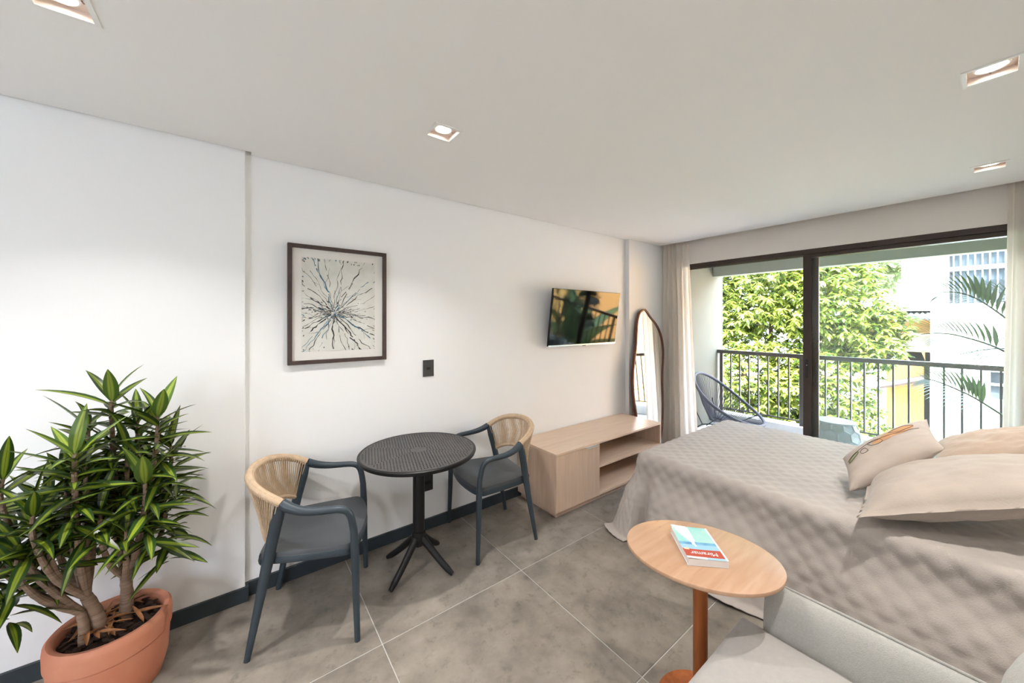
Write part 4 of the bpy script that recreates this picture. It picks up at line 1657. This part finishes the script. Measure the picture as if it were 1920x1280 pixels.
for k in range(3):
    b, f = BASES[k], FORK[k]
    pts = spline([b - PC - Vector((0, 0, 0.03)), b.lerp(f, 0.5) - PC + Vector((0.004, 0, 0)), f - PC], 5)
    m = len(pts)
    rad = [0.023 - 0.006 * i / (m - 1) + 0.001 * sin(i * 2.5) for i in range(m)]
    if k == 1:
        rad = [r_ * 0.75 for r_ in rad]
    build(MB().tube(pts, rad, 12), 'stem', M['stem'], pl, smooth=True)
leaves_done = 0
leaf_spots = []
for ti, tp in enumerate(TIPS):
    tip = Vector(tp)
    f = FORK[0] if tip.x < -0.42 else FORK[2]
    if ti in (4, 8, 12):
        f = FORK[1]
    mid = f.lerp(tip, 0.45) + Vector(((tip.x - f.x) * 0.18, (tip.y - f.y) * 0.2, -0.04))
    pts = spline([f - PC, mid - PC, tip - Vector((0, 0, 0.10)) - PC, tip - PC], 7)
    m = len(pts)
    rad = [0.0125 * (1 - 0.62 * i / (m - 1)) + 0.0007 * sin(i * 2.2) for i in range(m)]
    build(MB().tube(pts, rad, 9), 'branch', M['stem'], pl, smooth=True)
    ax = (pts[-1] - pts[-4]).normalized()
    nl = 30 if ti < 4 else 26
    for k in range(nl):
        t = k / nl
        # down the last part of the stem, golden-angle spiral
        dist = 0.005 + 0.26 * t ** 1.1
        idx = max(0, m - 1 - int(dist / 0.02))
        pos = tip - ax * dist
        az = k * 2.39996 + ti * 1.3
        el = radians(72 - 98 * t ** 0.5 + rnd.uniform(-9, 9))
        d = Vector((cos(az) * cos(el), sin(az) * cos(el), sin(el)))
        if pos.z < 0.66 and -0.56 < pos.x < -0.30 and (d.y < 0.3 or d.z < -0.1 or pos.z < 0.58):
            continue
        # keep leaves off the wall
        kind = young[0] if (k < 4 and rnd.random() < 0.75 and ti in (0, 1, 2, 3)) else rnd.choice(leaf_kinds)
        s_ = rnd.uniform(0.82, 1.15) * (1.3 if kind is young[0] else 1.0)
        reach = pos.y + d.y * kind[1] * s_
        if reach > 2.295:
            d.y = -abs(d.y) * 0.5 if pos.y > 2.25 else (2.295 - pos.y) / (kind[1] * s_)
            d.normalize()
        q = d.to_track_quat('X', 'Z') @ Quaternion((1, 0, 0), rnd.uniform(-0.35, 0.35))
        leaf_spots.append((pos - PC, q, s_, kind[0], (Vector((0, 0, 1.457)) - pos).length + (0.25 if t > 0.85 else 0) + rnd.uniform(0, 0.12)))
leaf_spots.sort(key=lambda a: a[4])
rest = MB()
for k, (pos, q, s_, me, _) in enumerate(leaf_spots):
    if k < 296:
        o = link('leaf', me, pl, loc=pos)
        o.rotation_mode = 'QUATERNION'
        o.rotation_quaternion = q
        o.scale = (s_, s_, s_)
    else:
        mt = Matrix.Translation(pos) @ q.to_matrix().to_4x4() @ Matrix.Scale(s_, 4)
        n0 = [mt @ v.co for v in me.vertices]
        uvl = {}
        for lp, u in zip(me.loops, me.uv_layers[0].data):
            uvl[lp.vertex_index] = tuple(u.uv)
        rest.add(n0, [tuple(p.vertices) for p in me.polygons], [uvl[i] for i in range(len(n0))])
build(rest, 'inner_leaves', M['dracaena'], pl, smooth=True, angle=180, kind='stuff')

# ================================================================== BALCONY FURNITURE
# string chair: egg-shaped rim, cords to a low ring, bent rod legs
ac = thing('string_chair', 'round grey corded lounge chair on the balcony beside the side wall', 'chair', (4.86, 1.98, 0), radians(-90))
# local +X = front (world -y), local y = world x
rim_pts = []
for k in range(64):
    a = 2 * pi * k / 64
    c_, s_ = cos(a), sin(a)
    x = 0.385 * c_ if c_ > 0 else 0.37 * c_
    y = 0.37 * s_ * (1 - 0.10 * c_)
    t = (1 - c_) / 2
    z = 0.27 + 0.50 * (0.5 * t + 0.5 * t * t) - 0.03 * (1 - t)
    rim_pts.append((x, y, z))
build(MB().tube(rim_pts, 0.018, 10, closed=True), 'rim', M['cord_grey'], ac, smooth=True)
ring = [(-0.14 + 0.075 * cos(2 * pi * k / 32), 0.075 * sin(2 * pi * k / 32), 0.20) for k in range(32)]
build(MB().tube(ring, 0.008, 8, closed=True), 'seat_ring', M['black'], ac, smooth=True)
cords = MB()
NCD = 84
for k in range(NCD):
    f = k / NCD * 64
    i = int(f)
    p = Vector(rim_pts[i]).lerp(Vector(rim_pts[(i + 1) % 64]), f - i)
    g = Vector(ring[int(k / NCD * 32) % 32]).lerp(Vector(ring[(int(k / NCD * 32) + 1) % 32]), (k / NCD * 32) % 1)
    mid = p.lerp(g, 0.5) - Vector((0, 0, 0.02 + 0.03 * (1 - abs(p.x) / 0.4)))
    cords.tube([p, p.lerp(g, 0.25).lerp(mid, 0.4), mid, g], 0.0036, 5, cap=False)
build(cords, 'cord_web', M['cord_grey'], ac, smooth=True, kind='stuff')
for sy in (-1, 1):
    lg = [(-0.40, sy * 0.30, 0.012), (-0.22, sy * 0.20, 0.155), (-0.31, sy * 0.27, 0.42)]
    build(MB().tube(lg, 0.0075, 8), 'leg', M['black'], ac, smooth=True)
    lg2 = [(0.24, sy * 0.30, 0.012), (0.04, sy * 0.16, 0.165), (0.26, sy * 0.30, 0.31)]
    build(MB().tube(lg2, 0.0075, 8), 'leg', M['black'], ac, smooth=True)
    build(MB().tube([(-0.22, sy * 0.20, 0.155), (-0.10, sy * 0.12, 0.17), (0.04, sy * 0.16, 0.165)], 0.0065, 8), 'stretcher', M['black'], ac, smooth=True)

# faceted garden stool
stl = thing('garden_stool', 'pale blue-white garden stool with honeycomb facets on the balcony', 'stool', (4.84, 0.95, 0))


def stool_r(z):
    t = (z - 0.0) / 0.45
    return 0.150 + 0.058 * sin(pi * min(1, max(0, t)) ** 1.0) ** 0.8


sm_ = MB()
rows, ncol = 5, 11
hz_ = 0.43 / (rows - 0.35)
for r_ in range(-1, rows + 1):
    for c_i in range(ncol):
        a0 = 2 * pi * (c_i + 0.5 * (r_ % 2)) / ncol
        zc = 0.045 + r_ * hz_
        da = 2 * pi / ncol
        hexv = []
        for (ua, vz) in ((0, 0.64), (-0.5, 0.33), (-0.5, -0.33), (0, -0.64), (0.5, -0.33), (0.5, 0.33)):
            z = min(0.435, max(0.012, zc + vz * hz_))
            a = a0 + ua * da
            rr = stool_r(z)
            hexv.append(Vector((rr * cos(a), rr * sin(a), z)))
        if max(v.z for v in hexv) - min(v.z for v in hexv) < 0.02:
            continue
        cen = sum(hexv, Vector()) / 6
        radial = Vector((cos(a0), sin(a0), 0))
        rimv = [cen + (v - cen) * 0.93 for v in hexv]
        inn = [cen + (v - cen) * 0.80 - radial * 0.006 for v in hexv]
        vs = hexv + rimv + inn + [cen - radial * 0.010]
        fs = []
        for i in range(6):
            j = (i + 1) % 6
            fs += [(i, j, 6 + j, 6 + i), (6 + i, 6 + j, 12 + j, 12 + i), (12 + i, 12 + j, 18)]
        sm_.add(vs, fs)
build(sm_, 'honeycomb_body', M['stool'], stl)
build(MB().lathe([(0.152, 0.425), (0.158, 0.438), (0.156, 0.447), (0.140, 0.450), (0.012, 0.449), (0.010, 0.446), (0.0001, 0.446)], 48), 'top', M['stool'], stl, smooth=True)
build(MB().lathe([(0.152, 0.02), (0.154, 0.006), (0.150, 0.0), (0.0001, 0.0)], 48), 'foot_rim', M['stool'], stl, smooth=True)

# potted palm hidden mostly by the right curtain
pm = thing('potted_palm', 'palm on the balcony arching its fronds past the right curtain', 'plant', (5.02, -0.45, 0))
build(MB().lathe([(0.0001, 0), (0.12, 0), (0.17, 0.30), (0.175, 0.34), (0.16, 0.34), (0.15, 0.30), (0.0001, 0.30)], 36), 'pot', M['stool'], pm, smooth=True)
build(MB().tube([(0, 0, 0.28), (0.01, 0.01, 0.5), (0, 0, 0.75)], [0.035, 0.028, 0.022], 12), 'stem', M['stem'], pm, smooth=True)
lf_me = leaf_mesh('leaflet', 0.20, 0.030, M['palm'], 0.35, 0.35, nseg=4)
FR = [
    [(0, 0, 0.7), (0.0, 0.12, 1.10), (0, 0.33, 1.44), (0, 0.52, 1.66), (0, 0.66, 1.72), (0.0, 0.77, 1.70)],
    [(0, 0, 0.7), (-0.02, 0.15, 0.98), (-0.02, 0.38, 1.22), (0, 0.60, 1.33), (0, 0.72, 1.35), (0, 0.83, 1.34)],
    [(0, 0, 0.45), (0, 0.2, 0.52), (0, 0.40, 0.70), (0, 0.55, 0.82), (0.0, 0.72, 0.91), (0.0, 0.80, 0.93)],
    [(0, 0, 0.7), (0.05, 0.05, 1.15), (0.08, 0.22, 1.55), (0.10, 0.42, 1.72)],
    [(0, 0, 0.7), (0.05, -0.2, 1.1), (0.08, -0.45, 1.45), (0.10, -0.75, 1.55)],
    [(0, 0, 0.7), (0.15, -0.1, 1.15), (0.30, -0.2, 1.45), (0.5, -0.4, 1.50)],
    [(0, 0, 0.7), (0.12, 0.1, 1.05), (0.22, 0.35, 1.22), (0.30, 0.62, 1.15)],
    [(0, 0, 0.6), (0.1, -0.3, 0.9), (0.1, -0.6, 1.1), (0.1, -0.9, 1.05)]]
for fi, fp in enumerate(FR):
    pts = spline(fp, 8)
    m = len(pts)
    fo = build(MB().tube(pts, [0.011 * (1 - 0.65 * i / (m - 1)) for i in range(m)], 6), 'frond', M['palm'], pm, smooth=True)
    start = int(m * (0.42 if fi != 2 else 0.5))
    for i in range(start, m):
        t = (i - start) / (m - start)
        tg = (pts[min(i + 1, m - 1)] - pts[max(i - 1, 0)]).normalized()
        side = tg.cross(Vector((1, 0, 0))).normalized() if abs(tg.x) < 0.8 else tg.cross(Vector((0, 1, 0))).normalized()
        for s_ in (-1, 1):
            out = side * s_ * 0.85 + Vector((-0.25, 0, 0))
            d = (tg * (0.65 + 0.7 * t) + out * (1.0 - 0.5 * t) + Vector((0, 0, -0.35 * (s_ > 0) + 0.15 * (s_ < 0)))).normalized()
            o = link('leaflet', lf_me, fo, loc=pts[i])
            o.rotation_mode = 'QUATERNION'
            o.rotation_quaternion = d.to_track_quat('X', 'Z')
            k = (0.75 + 0.45 * sin(pi * min(1, t + 0.2))) * (1.0 if i < m - 2 else 0.6)
            o.scale = (k, k, k)

# ================================================================== OUTSIDE WORLD
GZ = -4.2
struct('ground', MB().box(5.9, -40, GZ - 0.2, 60, 50, GZ), M['ground'])
struct('building_below', MB().box(4.0, -1.8, GZ, 5.70, 2.6, -0.14), M['white_render'], label='wall of the building under the balcony')

# ---- big tree
def leaf_cluster_tris(mb_v, mb_f, pos, up, size, nleaf, rnd):
    for k in range(nleaf):
        a = 2 * pi * k / nleaf + rnd.uniform(-0.3, 0.3)
        el = rnd.uniform(-0.95, 0.15)
        d = Vector((cos(a) * cos(el), sin(a) * cos(el), sin(el)))
        d = (d + up * 0.25).normalized()
        s = d.cross(Vector((0, 0, 1)))
        if s.length < 0.1:
            s = Vector((1, 0, 0))
        s.normalize()
        s = (s + Vector((0, 0, rnd.uniform(-0.5, 0.5)))).normalized()
        L = size * rnd.uniform(0.75, 1.2)
        w = L * 0.20
        nn = d.cross(s)
        b = len(mb_v)
        mb_v += [pos + d * 0.01, pos + d * L * 0.35 + s * w + nn * w * 0.4, pos + d * L * 0.75 + s * w * 0.7 - Vector((0, 0, L * .08)),
                 pos + d * L - Vector((0, 0, L * 0.22)), pos + d * L * 0.75 - s * w * 0.7 - Vector((0, 0, L * .08)), pos + d * L * 0.35 - s * w + nn * w * 0.4,
                 pos + d * L * 0.4 - nn * w * 0.1]
        mb_f += [(b, b + 1, b + 6), (b + 1, b + 2, b + 6), (b + 2, b + 3, b + 6), (b + 3, b + 4, b + 6), (b + 4, b + 5, b + 6), (b + 5, b, b + 6)]


def make_tree(label, base, blobs, nwh, size, mt, seed, parts=0, trunk_r=0.16, toward=None):
    rnd = random.Random(seed)
    t = thing('leafy_tree', label, 'tree', base)
    B = Vector(base)
    tot = sum(r ** 1.6 for *_, r in blobs)
    clusters = []
    for (x, y, z, r) in blobs:
        c = Vector((x, y, z))
        for _ in range(int(nwh * r ** 1.6 / tot)):
            d = Vector((rnd.gauss(0, 1), rnd.gauss(0, 1), rnd.gauss(0, 1))).normalized()
            if d.x > 0.35 and rnd.random() < 0.7:
                d.x = -d.x
            rr = r * (rnd.random() ** 0.28)
            lump = 1 + 0.16 * noise.noise((d * 2.2 + c * 0.7)) * 2
            clusters.append((c + d * rr * lump, d))
    clusters.sort(key=lambda q: (q[0] - Vector((0, 0, 1.4))).length)
    V, F = [], []
    for pos, d in clusters:
        leaf_cluster_tris(V, F, pos - B, d, size, 7, rnd)
    nleaf = len(V) // 7
    # choose the nearest leaves that can be seen as separate parts
    take = []
    if parts:
        cand = list(range(min(nleaf, 1800)))
        rnd.shuffle(cand)
        take = sorted(cand[:parts])
    ts = set(take)
    rv, rf = [], []
    for li in range(nleaf):
        if li in ts:
            continue
        b = len(rv)
        rv += V[li * 7:li * 7 + 7]
        rf += [tuple(i - li * 7 + b for i in f) for f in F[li * 6:li * 6 + 6]]
    for li in take:
        o_ = V[li * 7]
        me = bpy.data.meshes.new('leaf')
        me.from_pydata([tuple(v - o_) for v in V[li * 7:li * 7 + 7]], [], [tuple(i - li * 7 for i in f) for f in F[li * 6:li * 6 + 6]])
        me.materials.append(mt)
        link('leaf', me, t, loc=o_)
    me = bpy.data.meshes.new('foliage')
    me.from_pydata([tuple(v) for v in rv], [], rf)
    me.materials.append(mt)
    link('foliage', me, t, kind='stuff')
    # trunk and limbs
    c0 = sum((Vector(b[:3]) for b in blobs), Vector()) / len(blobs)
    split = Vector((B.x, B.y, B.z + (c0.z - B.z) * 0.55)) - B
    build(MB().tube(spline([(0, 0, -0.05), (0.05, 0.08, split.z * 0.5), split], 6), [trunk_r * (1 - 0.03 * i) for i in range(13)], 12), 'trunk', M['trunk'], t, smooth=True)
    for (x, y, z, r) in blobs:
        e = Vector((x, y, z)) - B
        m_ = split.lerp(e, 0.5) + Vector((0, 0, -0.15))
        build(MB().tube(spline([split - Vector((0, 0, 0.1)), m_, e], 6), [trunk_r * 0.55 * (1 - 0.06 * i) for i in range(13)], 8), 'limb', M['trunk'], t, smooth=True)
    return t


make_tree('large sunlit broad-leaved tree filling the view beyond the railing', (9.6, 3.1, GZ),
          [(9.6, 4.0, 1.9, 1.35), (9.4, 2.9, 2.3, 1.35), (9.2, 2.0, 1.9, 0.95), (9.3, 1.45, 1.15, 0.62), (9.4, 1.15, 1.45, 0.38),
           (9.0, 3.3, 0.3, 1.25), (9.1, 2.1, 0.2, 0.95), (9.3, 1.6, -0.6, 0.62), (9.2, 3.2, -1.2, 1.2), (9.5, 5.2, 1.2, 1.3), (9.4, 4.6, -0.6, 1.3), (9.2, 2.1, -1.4, 0.9),
           (10.0, 1.9, 2.7, 0.7)],
          8200, 0.135, M['foliage'], 3, parts=300)
make_tree('pale hazy tree rising behind the white house', (24.0, 5.2, GZ),
          [(24, 4.6, 4.6, 2.2), (24, 6.5, 5.2, 2.6), (25, 2.9, 4.3, 1.3)], 900, 0.42, M['foliage_pale'], 8, parts=0, trunk_r=0.3)

# ---- white building with barred window (plane x = 9)
wbld = thing('white_building', 'tall white rendered building with a barred window, right of the tree', 'building', (9.0, -1.5, GZ))
ox, oy, oz = 9.0, -1.5, GZ
wy0, wy1, wz0, wz1 = -0.52, 0.38, 1.71, 2.66


def loc_box(mb, x0, y0, z0, x1, y1, z1):
    mb.box(x0 - ox, y0 - oy, z0 - oz, x1 - ox, y1 - oy, z1 - oz)
    return mb


wall = MB()
l2y0, l2y1, l2z0, l2z1 = -0.60, -0.02, 0.28, 0.70
loc_box(wall, 9, wy1, GZ, 12, 0.575, 5.5)
loc_box(wall, 9, -1.2, GZ, 12, wy0 - 0.1, 5.5)
loc_box(wall, 9, wy0 - 0.1, GZ, 12, wy1, l2z0)
loc_box(wall, 9, l2y1, l2z0, 12, wy1, l2z1)
loc_box(wall, 9, wy0 - 0.1, l2z1, 12, wy1, wz0)
loc_box(wall, 9, wy0 - 0.1, wz1, 12, wy1, 5.5)
loc_box(wall, 9.25, wy0 - 0.1, l2z0, 12, wy1, wz1)
build(wall, 'wall', M['white_render'], wbld)
build(loc_box(MB(), 8.97, -1.2, 2.30, 9.0, 0.585, 2.315), 'ledge', M['white_render'], wbld)
pan = loc_box(MB(), 9.14, wy0 - 0.1, wz0, 9.16, wy1, wz1)
wf = MB()
loc_box(wf, 9.08, wy0, wz0 + 0.555, 9.14, wy1, wz0 + 0.605)
loc_box(wf, 9.08, wy0, wz0, 9.14, wy1, wz0 + 0.03)
wfo = build(wf, 'window', M['white_render'], wbld)
build(pan, 'pane', M['pane_dark'], wfo)
for k in range(12):
    y = 0.332 - 0.0700 * k
    b_ = MB()
    b_.tube([(9.02 - ox, y - oy, wz0 - oz), (9.02 - ox, y - oy, wz1 - oz)], 0.007, 8)
    build(b_, 'bar', M['white_render'], wfo)
wf2 = MB()
loc_box(wf2, 9.05, l2y0, 0.49, 9.1, l2y1, 0.52)
wfo2 = build(wf2, 'window', M['white_render'], wbld)
build(loc_box(MB(), 9.12, -0.61, l2z0, 9.14, l2y1, l2z1), 'pane', M['pane_dark'], wfo2)

# ---- ochre house
oh = thing('ochre_house', 'ochre house with corrugated roof between the tree and white building', 'building', (14, 1.5, GZ))
ox, oy, oz = 14, 1.5, GZ
w_ = MB()
loc_box(w_, 14.4, 0.2, 0.7, 17.6, 3.0, 1.55)
build(w_, 'upper_wall', M['ochre'], oh)
w_ = MB()
loc_box(w_, 14.3, 0.2, GZ, 17.6, 1.72, 0.72)
loc_box(w_, 14.3, 0.2, 0.30, 17.6, 3.0, 0.72)
build(w_, 'lower_wall', M['ochre'], oh)
build(loc_box(MB(), 14.15, 0.2, 0.71, 14.28, 2.4, 1.15), 'balcony_parapet', M['peach_render'], oh)
build(loc_box(MB(), 14.15, 0.2, 0.66, 14.4, 2.4, 0.71), 'balcony_slab', M['peach_render'], oh)
rf = MB()


def corr(u, v):
    y = 0.2 + u * 2.6
    return (13.75 + v * 1.6 - ox, y - oy, 1.50 + v * 0.27 + 0.022 * sin(y * 2 * pi / 0.105) - oz)


rf.grid(corr, 200, 6)
rfo = build(rf, 'corrugated_roof', M['roof_grey'], oh, smooth=True)
rfo.modifiers.new('t', 'SOLIDIFY').thickness = 0.02
build(loc_box(MB(), 14.6, 0.2, 1.75, 16, 2.2, 2.05), 'white_parapet', M['white_render'], oh)
bb = MB()
bb.add([(14.29 - ox, 1.06 - oy, 0.71 - oz), (14.29 - ox, 1.00 - oy, 0.71 - oz), (14.29 - ox, 1.0 - oy, 0.42 - oz), (14.0 - ox, 1.06 - oy, 0.71 - oz), (14.0 - ox, 1.00 - oy, 0.71 - oz)],
       [(0, 1, 2), (3, 4, 1, 0), (3, 0, 2), (4, 3, 2), (1, 4, 2)])
build(bb, 'bracket', M['peach_render'], oh)
# lean-to with sloped dark roof in front
lt = thing('yellow_shed', 'low yellow annexe with dark sloping roof edge seen through the railing bars', 'building', (13, 1.4, GZ))
ox, oy, oz = 13, 1.4, GZ
poly = [(0.3, GZ), (1.52, GZ), (1.52, -0.20), (0.3, 0.25)]
an = MB()
vs = [(13.0 - ox, y - oy, z - oz) for y, z in poly] + [(14.25 - ox, y - oy, z - oz) for y, z in poly]
an.add(vs, [(3, 2, 1, 0), (4, 5, 6, 7), (0, 1, 5, 4), (1, 2, 6, 5), (2, 3, 7, 6), (3, 0, 4, 7)])
build(an, 'wall', M['ochre'], lt)
rr = MB()
poly = [(0.25, 0.285), (1.72, -0.255), (1.72, -0.205), (0.25, 0.335)]
vs = [(12.75 - ox, y - oy, z - oz) for y, z in poly] + [(14.29 - ox, y - oy, z - oz) for y, z in poly]
rr.add(vs, [(3, 2, 1, 0), (4, 5, 6, 7), (0, 1, 5, 4), (1, 2, 6, 5), (2, 3, 7, 6), (3, 0, 4, 7)])
build(rr, 'roof', M['roof_dark'], lt)

# ---- white house behind with blue arched window
fh_ = thing('white_house', 'distant white house with small blue arched window above the ochre house', 'building', (18, 1.0, GZ))
ox, oy, oz = 18, 1.0, GZ
build(loc_box(MB(), 18, -1.5, GZ, 22, 1.80, 5.6), 'wall', M['white_render'], fh_)
k = 18 / 14.0
wc_y, wc_z, wr = (1.137 + 0.93) / 2 * k, 1.457 + (2.50 - 1.457) * k, 0.17
arch = [(wr * cos(a), wr * sin(a) * 0.75) for a in [pi * i / 16 for i in range(17)]] + [(-wr, -0.17), (wr, -0.17)]
ap_ = MB()
vs = [(17.97 - ox, wc_y + a - oy, wc_z + b - oz) for a, b in arch]
ap_.add(vs, [tuple(range(len(vs)))])
fpn = MB()
fpn.tube([(17.97 - ox, wc_y + a * 1.06 - oy, wc_z + b * 1.06 - oz) for a, b in arch], 0.02, 6, closed=True)
fpn.box(17.95 - ox, wc_y - 0.02 - oy - 0.04, wc_z - 0.17 - oz, 17.99 - ox, wc_y + 0.02 - oy - 0.04, wc_z + 0.12 - oz)
fwn = build(fpn, 'window', M['white_render'], fh_)
build(ap_, 'pane', M['pane_blue'], fwn)

# ---- orange house and banana plant round the corner (seen in the television's reflection)
trh = thing('orange_house', 'orange rendered house out of view to the right, reflected in the television', 'building', (10.5, -5.2, GZ))
build(MB().box(-0.5, -3.8, 0, 3, 3.6, 8.0), 'wall', M['ochre'], trh)
ba = thing('banana_plant', 'banana plant below the balcony, reflected in the television', 'plant', (7.2, -1.9, GZ))
build(MB().tube([(0, 0, 0), (0.05, 0.03, 2.0), (0, 0, 3.6)], [0.14, 0.11, 0.07], 12), 'stem', M['palm'], ba, smooth=True)
bl_me = leaf_mesh('leaf', 2.0, 0.55, M['palm'], 0.8, 0.15, nseg=10)
for k in range(11):
    a = k * 2.4
    o = link('leaf', bl_me, ba, loc=(0.1 * cos(a), 0.1 * sin(a), 3.3 + 0.04 * k))
    o.rotation_euler = (0, -radians(38 + 4 * k), a)
